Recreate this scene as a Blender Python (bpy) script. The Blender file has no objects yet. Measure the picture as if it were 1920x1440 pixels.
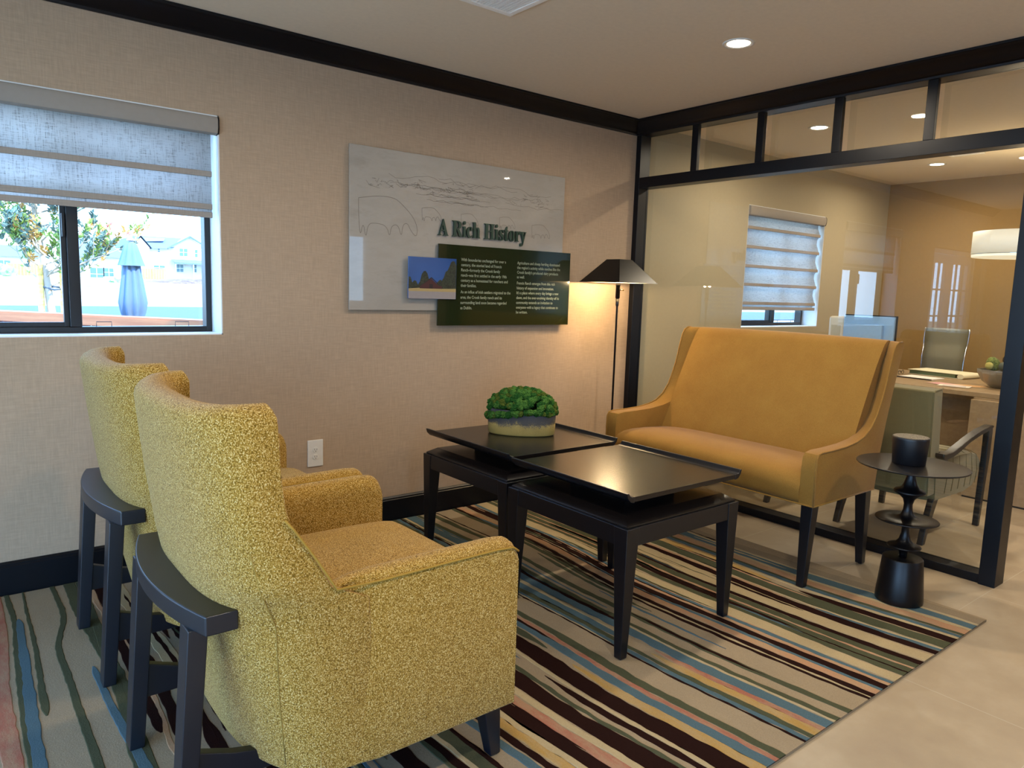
import bpy, bmesh, math, random
from mathutils import Vector, Matrix, noise
C = bpy.context.scene.collection
scn = bpy.context.scene
PI = math.pi

# ------------------------------------------------------------------ camera, sky, sun, exposure
yaw, pitch, roll = math.radians(51.37777), math.radians(-7.39543), math.radians(1.79025)
f = Vector((math.cos(yaw)*math.cos(pitch), math.sin(yaw)*math.cos(pitch), math.sin(pitch)))
r = Vector((math.sin(yaw), -math.cos(yaw), 0)); u = r.cross(f)
r2 = math.cos(roll)*r + math.sin(roll)*u; u2 = -math.sin(roll)*r + math.cos(roll)*u
cam = bpy.data.cameras.new('camera'); camo = bpy.data.objects.new('camera', cam); C.objects.link(camo)
M = Matrix.Identity(4)
for i, v in enumerate((r2, u2, -f)):
    for j in range(3): M[j][i] = v[j]
M.translation = Vector((-4.19973, -3.85582, 1.44372)); camo.matrix_world = M
cam.sensor_width = 36; cam.lens = 36*1366.444/1920; cam.clip_start = .05; cam.clip_end = 600
scn.camera = camo
scn.view_settings.view_transform = 'Standard'; scn.view_settings.look = 'None'
scn.view_settings.exposure = 0.25; scn.view_settings.gamma = 1; scn.view_settings.use_curve_mapping = False
scn.cycles.use_denoising = True
scn.cycles.max_bounces = 8; scn.cycles.transparent_max_bounces = 16
scn.cycles.sample_clamp_indirect = 4.0; scn.cycles.caustics_reflective = False; scn.cycles.caustics_refractive = False

SKY_STRENGTH = 8.5
SUN_STRENGTH = 8.0
WARM = (1.0, .85, .66)
DOWNLIGHT = 20.5
LAMP = 42.0

w = bpy.data.worlds.new('sky'); scn.world = w; w.use_nodes = True
nt = w.node_tree; nt.nodes.clear()
tc = nt.nodes.new('ShaderNodeTexCoord'); sp = nt.nodes.new('ShaderNodeSeparateXYZ')
cr = nt.nodes.new('ShaderNodeValToRGB'); bg = nt.nodes.new('ShaderNodeBackground'); wo = nt.nodes.new('ShaderNodeOutputWorld')
nt.links.new(tc.outputs['Generated'], sp.inputs[0]); nt.links.new(sp.outputs['Z'], cr.inputs[0])
nt.links.new(cr.outputs[0], bg.inputs[0]); nt.links.new(bg.outputs[0], wo.inputs[0])
cr.color_ramp.elements[0].color = (.40, .68, 1.0, 1); cr.color_ramp.elements[0].position = 0.0
cr.color_ramp.elements[1].color = (.27, .53, 1.0, 1); cr.color_ramp.elements[1].position = .5
e = cr.color_ramp.elements.new(.12); e.color = (.34, .62, 1.0, 1)
bg.inputs[1].default_value = SKY_STRENGTH

sun = bpy.data.lights.new('sun', 'SUN'); sun.energy = SUN_STRENGTH; sun.angle = .01; sun.color = (1, .95, .86)
so = bpy.data.objects.new('sun', sun); C.objects.link(so)
so.rotation_euler = (Vector((.35, -1.0, 1.15))).to_track_quat('Z', 'Y').to_euler(); so.location = (3, -10, 12)

def portal(loc, sx, sz, rot):
    l = bpy.data.lights.new('daylight_portal', 'AREA'); l.shape = 'RECTANGLE'; l.size = sx; l.size_y = sz
    l.cycles.is_portal = True
    o = bpy.data.objects.new('daylight_portal', l); o.location = loc; o.rotation_euler = rot; C.objects.link(o)

# ------------------------------------------------------------------ helpers
def lin(h):
    h = h.lstrip('#'); h = h if len(h) == 6 else ''.join(q*2 for q in h); c = [int(h[i:i+2], 16)/255 for i in (0, 2, 4)]
    return tuple((x/12.92 if x <= .04045 else ((x+.055)/1.055)**2.4) for x in c) + (1,)

class MB:
    def __init__(s): s.v = []; s.f = []; s.m = []
    def add(s, vs, fs, m=0):
        b = len(s.v); s.v += [tuple(v) for v in vs]; s.f += [tuple(b+i for i in f) for f in fs]; s.m += [m]*len(fs); return s
    def box(s, x0, x1, y0, y1, z0, z1, m=0):
        x0, x1 = sorted((x0, x1)); y0, y1 = sorted((y0, y1)); z0, z1 = sorted((z0, z1))
        v = [(x, y, z) for z in (z0, z1) for y in (y0, y1) for x in (x0, x1)]
        return s.add(v, [(0,2,3,1),(4,5,7,6),(0,1,5,4),(2,6,7,3),(1,3,7,5),(0,4,6,2)], m)
    def frustum(s, c0, a0, c1, a1, m=0):
        """four-sided bar from rectangle a0=(hx,hy) at c0 to a1 at c1 (stacked in z)"""
        v = []
        for c, a in ((c0, a0), (c1, a1)):
            v += [(c[0]-a[0], c[1]-a[1], c[2]), (c[0]+a[0], c[1]-a[1], c[2]), (c[0]+a[0], c[1]+a[1], c[2]), (c[0]-a[0], c[1]+a[1], c[2])]
        return s.add(v, [(3,2,1,0),(4,5,6,7),(0,1,5,4),(1,2,6,5),(2,3,7,6),(3,0,4,7)], m)
    def lathe(s, prof, n=48, c=(0,0), m=0, cap=True, sx=1, sy=1):
        v = []; 
        for rr, z in prof:
            for k in range(n):
                a = 2*PI*k/n; v.append((c[0]+sx*rr*math.cos(a), c[1]+sy*rr*math.sin(a), z))
        fs = []
        for i in range(len(prof)-1):
            for k in range(n):
                k2 = (k+1) % n; fs.append((i*n+k, i*n+k2, (i+1)*n+k2, (i+1)*n+k))
        if cap:
            fs.append(tuple(reversed(range(n)))); L = (len(prof)-1)*n; fs.append(tuple(L+k for k in range(n)))
        return s.add(v, fs, m)
    def tube(s, pts, rad, n=10, m=0):
        pts = [Vector(p) for p in pts]; rads = rad if isinstance(rad, (list, tuple)) else [rad]*len(pts)
        v = []; prev = None
        for i, p in enumerate(pts):
            d = (pts[min(i+1, len(pts)-1)] - pts[max(i-1, 0)]).normalized()
            a = prev if prev is not None else (Vector((0,0,1)) if abs(d.z) < .9 else Vector((1,0,0)))
            a = (a - d*a.dot(d)).normalized(); prev = a; b = d.cross(a)
            for k in range(n):
                t = 2*PI*k/n; v.append(p + rads[i]*(math.cos(t)*a + math.sin(t)*b))
        fs = [(i*n+k, i*n+(k+1)%n, (i+1)*n+(k+1)%n, (i+1)*n+k) for i in range(len(pts)-1) for k in range(n)]
        fs.append(tuple(reversed(range(n)))); L = (len(pts)-1)*n; fs.append(tuple(L+k for k in range(n)))
        return s.add(v, fs, m)
    def prism(s, poly, lo, hi, axis='z', m=0):
        """extrude a 2D polygon; axis z: poly (x,y); axis y: poly (x,z); axis x: poly (y,z)"""
        def P(a, b, t): return {'z': (a, b, t), 'y': (a, t, b), 'x': (t, a, b)}[axis]
        n = len(poly); v = [P(a, b, lo) for a, b in poly] + [P(a, b, hi) for a, b in poly]
        fs = [tuple(range(n)), tuple(reversed(range(n, 2*n)))] + [(i, n+i, n+(i+1) % n, (i+1) % n) for i in range(n)]
        return s.add(v, fs, m)
    def grid(s, rows, m=0, close_u=False, close_v=False):
        nu, nv = len(rows), len(rows[0]); v = [p for rw in rows for p in rw]
        fs = []
        for i in range(nu if close_u else nu-1):
            for j in range(nv if close_v else nv-1):
                i2 = (i+1) % nu; j2 = (j+1) % nv
                fs.append((i*nv+j, i2*nv+j, i2*nv+j2, i*nv+j2))
        return s.add(v, fs, m)

def obj(name, mb, mats, parent=None, smooth=False, bevel=0, seg=2, sub=0, loc=None, fix=True):
    me = bpy.data.meshes.new(name); me.from_pydata(mb.v, [], mb.f)
    mats = mats if isinstance(mats, (list, tuple)) else [mats]
    for m in mats: me.materials.append(m)
    me.polygons.foreach_set('material_index', mb.m); me.update()
    if fix:
        bm = bmesh.new(); bm.from_mesh(me); bmesh.ops.recalc_face_normals(bm, faces=bm.faces); bm.to_mesh(me); bm.free()
    o = bpy.data.objects.new(name, me); C.objects.link(o)
    if parent: o.parent = parent
    if loc: o.location = loc
    if smooth:
        for p in me.polygons: p.use_smooth = True
    if bevel:
        b = o.modifiers.new('bevel', 'BEVEL'); b.width = bevel; b.segments = seg; b.limit_method = 'ANGLE'; b.angle_limit = math.radians(35)
        if not smooth:
            for p in me.polygons: p.use_smooth = True
            wn = o.modifiers.new('wn', 'WEIGHTED_NORMAL'); wn.keep_sharp = False
    if sub:
        sm = o.modifiers.new('sub', 'SUBSURF'); sm.levels = sub; sm.render_levels = sub
    return o

def thing(name, label, cat, loc=(0,0,0), rotz=0, group=None):
    o = bpy.data.objects.new(name, None); C.objects.link(o); o.empty_display_size = .1
    o.location = loc; o.rotation_euler = (0, 0, rotz); o['label'] = label; o['category'] = cat
    if group: o['group'] = group
    return o
def tag(o, label, cat, group=None, kind=None):
    o['label'] = label; o['category'] = cat
    if group: o['group'] = group
    if kind: o['kind'] = kind
    return o
def struct(name, mb, m, parent=None, **k):
    o = obj(name, mb, m, parent, **k)
    if parent is None: o['kind'] = 'structure'
    return o
def sempty(name, loc=(0,0,0)):
    o = bpy.data.objects.new(name, None); C.objects.link(o); o.location = loc; o['kind'] = 'structure'; return o
def copy_tree(o, parent=None):
    c = o.copy(); C.objects.link(c)
    if parent: c.parent = parent
    for ch in list(o.children): copy_tree(ch, c)
    return c

# ------------------------------------------------------------------ materials
def mat(name, col, rough=.5, metal=0, spec=.5, build=None, **kw):
    m = bpy.data.materials.new(name); m.use_nodes = True
    nt = m.node_tree; b = nt.nodes['Principled BSDF']
    c = lin(col) if isinstance(col, str) else tuple(col) + (1,) if len(col) == 3 else col
    b.inputs['Base Color'].default_value = c; b.inputs['Roughness'].default_value = rough
    b.inputs['Metallic'].default_value = metal; b.inputs['Specular IOR Level'].default_value = spec
    for k, v in kw.items(): b.inputs[k].default_value = v
    if build: build(nt, b)
    else:
        tex(nt, b, c, 40, .06)
    return m
def node(nt, t, **kw):
    n = nt.nodes.new(t)
    for k, v in kw.items(): setattr(n, k, v)
    return n
def coords(nt, scale=(1,1,1), loc=(0,0,0), rot=(0,0,0)):
    tc = node(nt, 'ShaderNodeTexCoord'); mp = node(nt, 'ShaderNodeMapping')
    mp.inputs['Scale'].default_value = scale; mp.inputs['Location'].default_value = loc; mp.inputs['Rotation'].default_value = rot
    nt.links.new(tc.outputs['Object'], mp.inputs[0]); return mp.outputs[0]
def noise_n(nt, vec, scale, detail=2, rough=.5):
    n = node(nt, 'ShaderNodeTexNoise'); n.inputs['Scale'].default_value = scale; n.inputs['Detail'].default_value = detail
    n.inputs['Roughness'].default_value = rough
    nt.links.new(vec, n.inputs['Vector']); return n.outputs['Fac']
def mixc(nt, fac, a, b, blend='MIX'):
    m = node(nt, 'ShaderNodeMix', data_type='RGBA', blend_type=blend)
    for i, x in ((0, fac), (6, a), (7, b)):
        if isinstance(x, (float, int)): m.inputs[i].default_value = x
        elif isinstance(x, tuple): m.inputs[i].default_value = x
        else: nt.links.new(x, m.inputs[i])
    return m.outputs[2]
def ramp(nt, fac, stops, interp='LINEAR'):
    r = node(nt, 'ShaderNodeValToRGB'); cr = r.color_ramp; cr.interpolation = interp
    while len(cr.elements) > 1: cr.elements.remove(cr.elements[-1])
    for i, (p, c) in enumerate(stops):
        c = lin(c) if isinstance(c, str) else c
        if i == 0: cr.elements[0].position = p; cr.elements[0].color = c
        else: cr.elements.new(p).color = c
    nt.links.new(fac, r.inputs[0]); return r.outputs[0]
def bump(nt, b, h, strength=.3, dist=.002):
    n = node(nt, 'ShaderNodeBump'); n.inputs['Strength'].default_value = strength; n.inputs['Distance'].default_value = dist
    nt.links.new(h, n.inputs['Height']); nt.links.new(n.outputs[0], b.inputs['Normal'])
def sc(c, k): return tuple(min(1, x*k) for x in c[:3]) + (1,)
def tex(nt, b, c, scale=40, amt=.06):
    n = noise_n(nt, coords(nt), scale, 3)
    nt.links.new(mixc(nt, n, sc(c, 1-amt), sc(c, 1+amt)), b.inputs['Base Color'])

def linen(col, amt=.16, k=1.0, bs=.15):
    c = lin(col)
    def f(nt, b):
        h1 = noise_n(nt, coords(nt, (11*k, 11*k, 170*k)), 1, 3, .7)
        h2 = noise_n(nt, coords(nt, (170*k, 170*k, 10*k)), 1, 3, .7)
        mx = node(nt, 'ShaderNodeMath', operation='ADD'); nt.links.new(h1, mx.inputs[0]); nt.links.new(h2, mx.inputs[1])
        col_ = ramp(nt, mx.outputs[0], [(.0, sc(c, 1-amt*2)), (.36, sc(c, 1-amt)), (.5, c), (.62, sc(c, 1+amt)), (1, sc(c, 1+2*amt))])
        # the ADD runs 0..2, so bring it back to 0..1
        hv = node(nt, 'ShaderNodeMath', operation='MULTIPLY'); nt.links.new(mx.outputs[0], hv.inputs[0]); hv.inputs[1].default_value = .5
        rn = [n for n in nt.nodes if n.bl_idname == 'ShaderNodeValToRGB'][-1]; nt.links.new(hv.outputs[0], rn.inputs[0])
        big = noise_n(nt, coords(nt), 3, 3)
        nt.links.new(mixc(nt, .35, col_, mixc(nt, big, sc(c, .9), sc(c, 1.08))), b.inputs['Base Color'])
        bump(nt, b, hv.outputs[0], bs, .001)
    return f

M_ = {}
M_['wall'] = mat('beige_linen_wallcovering', '#9a8a7b', .75, spec=.2, build=linen('#a78f76', .19))
M_['cream'] = mat('cream_paint', '#a2957a', .7, spec=.2)
M_['mustard'] = mat('ochre_paint', '#95774a', .7, spec=.2)
M_['ceiling'] = mat('ceiling_paint', '#dccdb4', .85, spec=.1)
M_['reveal'] = mat('white_painted_reveal', '#dcdcda', .5)
M_['black'] = mat('black_painted_trim', '#04060c', .38, spec=.3)
M_['blackwood'] = mat('black_stained_wood', '#05080f', .34, spec=.55)
M_['chairwood'] = mat('navy_black_satin_wood', '#070c17', .36, spec=.8)  # black wood with the window's blue sky sheen put into its colour
M_['tabletop'] = mat('black_satin_tabletop', '#120f0f', .26, spec=.5)
M_['bmetal'] = mat('black_patinated_metal', '#100e10', .36, metal=.4)
M_['gunmetal'] = mat('dark_bronze_metal', '#2c2a28', .33, metal=.85)
M_['white'] = mat('white_plastic', '#d2ccc2', .4)
M_['slot'] = mat('dark_slot', '#14110f', .7)
M_['brass'] = mat('brass', '#b08a4a', .25, metal=1)
M_['chrome'] = mat('chrome', '#b9bcc0', .15, metal=1)
M_['winframe'] = mat('black_window_frame', '#0c0d10', .4)

def tile(nt, b):
    br = node(nt, 'ShaderNodeTexBrick'); nt.links.new(coords(nt, (1, 1, 1), (.135, .22, 0), (0, 0, 0)), br.inputs['Vector'])
    br.inputs['Scale'].default_value = 1; br.inputs['Brick Width'].default_value = 1.2; br.inputs['Row Height'].default_value = .6
    br.inputs['Mortar Size'].default_value = .002; br.inputs['Mortar Smooth'].default_value = .3
    n = noise_n(nt, coords(nt), 3.2, 6, .6)
    c1 = ramp(nt, n, [(.3, '#92806a'), (.5, '#9a8970'), (.7, '#a5957c')])
    c2 = ramp(nt, n, [(.3, '#94836b'), (.5, '#9e8d74'), (.7, '#a89880')])
    nt.links.new(c1, br.inputs['Color1']); nt.links.new(c2, br.inputs['Color2']); br.inputs['Mortar'].default_value = lin('#aca18e')
    nt.links.new(br.outputs['Color'], b.inputs['Base Color'])
    bump(nt, b, n, .03, .002)
M_['tile'] = mat('beige_porcelain_tile', '#c6b391', .42, spec=.45, build=tile)

def boucle(nt, b):
    v = node(nt, 'ShaderNodeTexVoronoi'); v.inputs['Scale'].default_value = 330
    nt.links.new(coords(nt, (1, 1, .8)), v.inputs['Vector'])
    n = noise_n(nt, coords(nt), 300, 2, .6)
    mx = node(nt, 'ShaderNodeMath', operation='MULTIPLY_ADD'); nt.links.new(v.outputs['Distance'], mx.inputs[0]); mx.inputs[1].default_value = -.55
    nt.links.new(n, mx.inputs[2])
    col = ramp(nt, mx.outputs[0], [(.0, '#6a4d10'), (.16, '#8f6b26'), (.30, '#ab853a'), (.46, '#d0b67c')])
    nt.links.new(col, b.inputs['Base Color'])
    bump(nt, b, mx.outputs[0], .7, .003)
M_['boucle'] = mat('yellow_boucle', '#b6962f', .95, spec=.15, build=boucle, **{'Sheen Weight': .15, 'Sheen Roughness': .45})

M_['piping'] = mat('yellow_piping_cloth', '#9c7a35', .95, spec=.1)
M_['thread'] = mat('gold_thread', '#8d702c', .9)  # stitching darkened below the boucle tone to carry the seam groove's shade
def velvet(nt, b):
    n = noise_n(nt, coords(nt), 7, 5, .65); n2 = noise_n(nt, coords(nt, (1,1,1)), 340, 2)
    c = ramp(nt, n, [(.3, '#875f24'), (.5, '#8b6427'), (.72, '#906a2b')])
    nt.links.new(mixc(nt, .25, c, ramp(nt, n2, [(.35, '#664817'), (.65, '#a07a42')])), b.inputs['Base Color'])
    bump(nt, b, n2, .15, .001)
M_['velvet'] = mat('ochre_velvet', '#a87325', .85, spec=.2, build=velvet, **{'Sheen Weight': .15, 'Sheen Roughness': .35})

def blindf(nt, b):
    out = nt.nodes['Material Output']; nt.nodes.remove(b)
    h1 = noise_n(nt, coords(nt, (18, 18, 250)), 1, 3, .7); h2 = noise_n(nt, coords(nt, (250, 250, 18)), 1, 3, .7)
    ad = node(nt, 'ShaderNodeMath', operation='ADD'); nt.links.new(h1, ad.inputs[0]); nt.links.new(h2, ad.inputs[1])
    hv = node(nt, 'ShaderNodeMath', operation='MULTIPLY'); nt.links.new(ad.outputs[0], hv.inputs[0]); hv.inputs[1].default_value = .5
    col = ramp(nt, hv.outputs[0], [(.34, '#86817d'), (.42, '#bdb9b5'), (.5, '#d8d5d2')])
    d = node(nt, 'ShaderNodeBsdfDiffuse'); t = node(nt, 'ShaderNodeBsdfTranslucent'); m = node(nt, 'ShaderNodeMixShader')
    m.inputs[0].default_value = .72
    nt.links.new(col, d.inputs[0]); nt.links.new(col, t.inputs[0]); nt.links.new(d.outputs[0], m.inputs[1]); nt.links.new(t.outputs[0], m.inputs[2])
    nt.links.new(m.outputs[0], out.inputs[0])
M_['blind'] = mat('translucent_linen_shade', '#999', build=blindf)
M_['blindbar'] = mat('linen_hem_band', '#8f8479', .8, build=linen('#93877b', .12, 1.0, .05))
M_['cassette'] = mat('taupe_shade_fascia', '#8d8378', .6)

def glassf(ior, tint=(1,1,1,1), rough=0.0):
    def f(nt, b):
        out = nt.nodes['Material Output']; nt.nodes.remove(b)
        tr = node(nt, 'ShaderNodeBsdfTransparent'); tr.inputs[0].default_value = tint
        g = node(nt, 'ShaderNodeBsdfGlossy'); g.inputs['Roughness'].default_value = rough
        fr = node(nt, 'ShaderNodeFresnel'); fr.inputs[0].default_value = ior
        ge = node(nt, 'ShaderNodeNewGeometry'); mm = node(nt, 'ShaderNodeMath', operation='SUBTRACT'); mm.inputs[0].default_value = 1
        nt.links.new(ge.outputs['Backfacing'], mm.inputs[1]); m2 = node(nt, 'ShaderNodeMath', operation='MULTIPLY')
        nt.links.new(mm.outputs[0], m2.inputs[0]); nt.links.new(fr.outputs[0], m2.inputs[1])
        m = node(nt, 'ShaderNodeMixShader'); nt.links.new(m2.outputs[0], m.inputs[0])
        nt.links.new(tr.outputs[0], m.inputs[1]); nt.links.new(g.outputs[0], m.inputs[2]); nt.links.new(m.outputs[0], out.inputs[0])
    return f
M_['glass'] = mat('partition_glass', '#fff', build=glassf(1.95, (.97, .985, .97, 1)))
M_['winglass'] = mat('window_glass', '#fff', build=glassf(1.5))

def emis(name, col, s):
    m = bpy.data.materials.new(name); m.use_nodes = True; nt = m.node_tree; b = nt.nodes['Principled BSDF']
    b.inputs['Base Color'].default_value = (.8, .8, .8, 1); b.inputs['Emission Color'].default_value = tuple(col)+(1,); b.inputs['Emission Strength'].default_value = s
    return m
M_['lampdisc'] = emis('downlight_lens', (1, .86, .68), 14)

def woodf(a, c, ang=0, k=1):
    def f(nt, b):
        n = noise_n(nt, coords(nt, (2*k, 30*k, 30*k), rot=(0, 0, ang)), 1, 5, .6)
        nt.links.new(ramp(nt, n, [(.3, a), (.7, c)]), b.inputs['Base Color']); b.inputs['Roughness'].default_value = .45
    return f
M_['deskwood'] = mat('tan_desk_laminate', '#a97f50', .45, build=woodf('#8c7355', '#9c8464', PI/2))

# ------------------------------------------------------------------ room shell
H = 2.70
XG = .085                      # glass plane of the partition
W1 = (-4.30, -3.03); W2 = (1.485, 2.785); WZ = (1.167, 2.25)
D1 = (-6.70, -5.20)            # french doors on the window wall
def wall_y(mb, x0, x1, holes, y0=0, y1=.24, z0=-.05, z1=2.95):
    xs = x0
    for (a, b, c, d) in sorted(holes):
        mb.box(xs, a, y0, y1, z0, z1)
        if c > z0: mb.box(a, b, y0, y1, z0, c)
        mb.box(a, b, y0, y1, d, z1); xs = b
    mb.box(xs, x1, y0, y1, z0, z1)
mb = MB(); wall_y(mb, -6.9, XG, [(W1[0], W1[1], *WZ), (D1[0], D1[1], 0, 2.12)])
struct('wall_left', mb, M_['wall'])
mb = MB(); wall_y(mb, XG, 4.2, [(W2[0], W2[1], *WZ)])
struct('wall_office', mb, M_['cream'])
struct('wall_far', MB().box(4.08, 4.3, -6.4, 0, -.05, 2.95), M_['mustard'])
# unseen sides of the room (mirrored in the glass): south wall with a window; glazed openings south and west added for daylight
mb = MB(); wall_y(mb, -6.9, 4.08, [(.33, .98, 1.15, 2.2), (-6.6, -4.1, .0, 2.3)], -6.4, -6.2)
struct('wall_near', mb, M_['wall'])
mb = MB()
def bx_w(y0, y1, z0, z1): mb.box(-7.1, -6.9, y0, y1, z0, z1)
bx_w(-6.4, -5.4, -.05, 2.95); bx_w(-5.4, -.6, 2.35, 2.95); bx_w(-.6, 0.24, -.05, 2.95); bx_w(-5.4, -.6, -.05, 0.0)
struct('wall_west', mb, M_['wall'])
struct('floor', MB().box(-6.9, 4.08, -6.2, 0, -.1, 0), M_['tile'])
struct('ceiling', MB().box(-6.9, 4.08, -6.2, 0, H, H+.1), M_['ceiling'])
struct('roof', MB().box(-7.5, 4.8, -8.7, .7, 2.96, 3.2), M_['ceiling'])  # unseen; overhang stretched on the south side to block the sun

# reveals (painted returns inside the openings)
def reveal(name, x0, x1, z0, z1, side=0):
    mb = MB(); t = .006
    mb.box(x0-.001, x0+t, .002, .238, z0, z1); mb.box(x1-t, x1+.001, .002, .238, z0, z1)
    mb.box(x0, x1, .002, .238, z0-.001, z0+t); mb.box(x0, x1, .002, .238, z1-t, z1+.001)
    struct(name, mb, M_['reveal'])
reveal('trim_1', *W1, *WZ); reveal('trim_2', *W2, *WZ)

def window(name, x0, x1, z0, z1, xm, yf=.16, depth=.07):
    root = sempty(name, (x0, yf, z0))
    L = x1-x0; h = z1-z0; m = xm-x0; fw = .035
    mb = MB(); y0, y1 = .0, depth
    t = .0065
    mb.box(t, fw, y0, y1, t, h-t); mb.box(L-fw, L-t, y0, y1, t, h-t); mb.box(fw, L-fw, y0, y1, t, fw); mb.box(fw, L-fw, y0, y1, h-fw, h-t)
    mb.box(m-.02, m+.03, y0-.005, y1, fw, h-fw)
    obj('window_frame', mb, M_['winframe'], root, bevel=.003)
    # sliding sash on the left
    mb = MB(); s = .022
    a, b_ = fw, m-.02
    mb.box(a, a+s, .01, .04, fw, h-fw); mb.box(b_-s, b_, .01, .04, fw, h-fw); mb.box(a+s, b_-s, .01, .04, fw, fw+s); mb.box(a+s, b_-s, .01, .04, h-fw-s, h-fw)
    obj('sash', mb, M_['winframe'], root, bevel=.002)
    obj('pane', MB().box(a+s, b_-s, .022, .027, fw+s, h-fw-s), M_['winglass'], root)
    obj('pane', MB().box(m+.03, L-fw, .045, .05, fw, h-fw), M_['winglass'], root)
    obj('latch', MB().box(m-.038, m-.026, -.012, .01, h*.42, h*.52), M_['winframe'], root, bevel=.002)
    for k in (.17, .80):
        cx = m+.03+(L-fw-m-.03)*k
        obj('weep_clip', MB().tube([(cx-.033, .03, fw), (cx-.033, .03, fw+.022), (cx+.033, .03, fw+.022), (cx+.033, .03, fw)], .0018, 6), M_['winframe'], root)
    return root
window('window_1', *W1, *WZ, -3.665)
window('window_2', *W2, *WZ, 2.23)

def shade(name_label, x0, x1, ztop, zbot, folds, y=.05, group=None, relaxed=0.0, cat='blind'):
    root = thing('roman_shade', name_label, cat, ((x0+x1)/2, .0, ztop))
    L = (x1-x0)/2; hh = .082
    # curved fascia of the cassette
    poly = [(.005, 0), (-.012, -.004), (-.018, -.02), (-.018, -.055), (-.010, -hh), (.02, -hh-.006), (.05, -hh)] 
    poly += [(.06, -.0), ]
    obj('cassette', MB().prism(poly, -L, L, 'x'), M_['cassette'], root, bevel=.003)
    obj('end_cap', MB().prism([(p[0]*1.0, p[1]*1.02) for p in poly], L, L+.006, 'x'), M_['black'], root)
    zs = [-hh*.6] + [z-ztop for z in folds] + [zbot-ztop]
    for i in range(len(zs)-1):
        a, b = zs[i], zs[i+1]
        yt = y; yb = y - relaxed
        mid = [(yt, a+.006 if i else a), ((yt*.6+yb*.4), (a+b)/2), (yb, b+.026)]
        if relaxed: mid = [(yt-relaxed+.004, a+.012), (yt+.006, a-.02), (yt+.008, a*.6+b*.4), (yb+.004, b+.03), (yb, b+.02)]
        rows = [[(xx, p[0], p[1]) for p in mid] for xx in (-L+.018, L-.018)]
        mbx = MB().grid(rows)
        o = obj('fabric_panel', mbx, M_['blind'], root, smooth=True)
        s_ = o.modifiers.new('sol', 'SOLIDIFY'); s_.thickness = .001
        th = .028
        obj('hem_band' if i < len(zs)-2 else 'bottom_bar', MB().box(-L+.016, L-.016, yb-.006, yb+.004, b, b+th), M_['blindbar'], root, bevel=.003)
    return root
shade('wide linen roman shade pulled halfway down the large window in the near room', W1[0]+.01, W1[1]-.008, 2.245, 1.755, [1.957, 1.796], y=.055)
shade('linen roman shade lowered almost to the sill of the office window, in loose folds', W2[0]+.01, W2[1]-.008, 2.245, 1.325, [2.045, 1.875, 1.705, 1.54, 1.372], y=.05, relaxed=.022)

# french doors (seen only mirrored in the glass)
def french(name, x0, x1, z1):
    root = sempty(name, (x0, .08, 0)); L = x1-x0; n = 2; wdt = L/n
    obj('door_frame', MB().box(0, .05, 0, .1, 0, z1-.05).box(L-.05, L, 0, .1, 0, z1-.05).box(0, L, 0, .1, z1-.05, z1), M_['white'], root, bevel=.003)
    for k in range(n):
        a, b = .05 + k*(L-.1)/n, .05+(k+1)*(L-.1)/n
        mb = MB(); st = .11
        mb.box(a, a+st, .02, .065, .02, z1-.06); mb.box(b-st, b, .02, .065, .02, z1-.06)
        mb.box(a+st, b-st, .02, .065, .02, .27); mb.box(a+st, b-st, .02, .065, z1-.06-st, z1-.06)
        for q in range(1, 5):
            z = .27+(z1-.06-st-.27)*q/5; mb.box(a+st, b-st, .03, .055, z-.011, z+.011)
        for q in range(1, 3):
            x = a+st+(b-a-2*st)*q/3; mb.box(x-.011, x+.011, .0305, .0545, .27, z1-.06-st)
        obj('door_leaf', mb, M_['white'], root, bevel=.003)
        obj('pane', MB().box(a+st, b-st, .04, .045, .27, z1-.06-st), M_['winglass'], root)
french('door_1', *D1, 2.115)
def simplewin(name, axis, p, a, b, z0, z1, n):
    mb = MB(); t = .05
    def bx(a0, a1, c0, c1):
        if axis == 'y': mb.box(a0, a1, p, p+.06, c0, c1)
        else: mb.box(p, p+.06, a0, a1, c0, c1)
    bx(a, b, z0, z0+t); bx(a, b, z1-t, z1)
    for k in range(n+1):
        c = a+(b-a)*k/n; bx(max(a, c-t/2), min(b, c+t/2), z0+t, z1-t)
    struct(name, mb, M_['white'], bevel=.003)
simplewin('window_3', 'y', -6.33, .33, .98, 1.15, 2.2, 1)
simplewin('door_2', 'x', -7.02, -5.4, -.6, 0, 2.35, 5)  # unseen wide glazing, added to bring daylight in from the west
simplewin('door_3', 'y', -6.33, -6.6, -4.1, 0, 2.3, 3)  # unseen glazing, added and widened to raise the daylight indoors
portal((-7.15, -3.0, 1.18), 4.8, 2.3, (0, -PI/2, 0))
portal((-5.95, .26, 1.15), 1.5, 2.1, (-PI/2, 0, 0))
portal((-3.66, .26, 1.5), 1.27, .75, (-PI/2, 0, 0))
portal((-5.35, -6.45, 1.15), 2.5, 2.3, (PI/2, 0, 0))

# crown mouldings and baseboards
def crown_prof(s=1): return [(0, 2.606), (.012, 2.606), (.016, 2.618), (.034, 2.628), (.040, 2.640), (.066, 2.668), (.084, 2.676), (.092, 2.686), (.10, 2.688), (.10, 2.6995), (0, 2.6995)]
mb = MB(); mb.prism([(-a, z) for a, z in crown_prof()], -6.9, -.0, 'x'); struct('trim_3', mb, M_['black'], bevel=.0015)
mb = MB(); mb.prism([(-a, z) for a, z in crown_prof()], -6.2, -.0, 'y')
mb.box(0, .11, -6.2, 0, 2.606, 2.6995); struct('trim_4', mb, M_['black'], bevel=.0015)
base = [(0, 0.0), (-.018, 0), (-.018, .138), (-.014, .142), (-.014, .150), (-.006, .159), (0, .159)]
struct('baseboard_left', MB().prism(base, W1[0]-.8, .0, 'x'), M_['black'])
struct('baseboard_left', MB().prism(base, -6.9, D1[0]-.01, 'x'), M_['black'])
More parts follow.
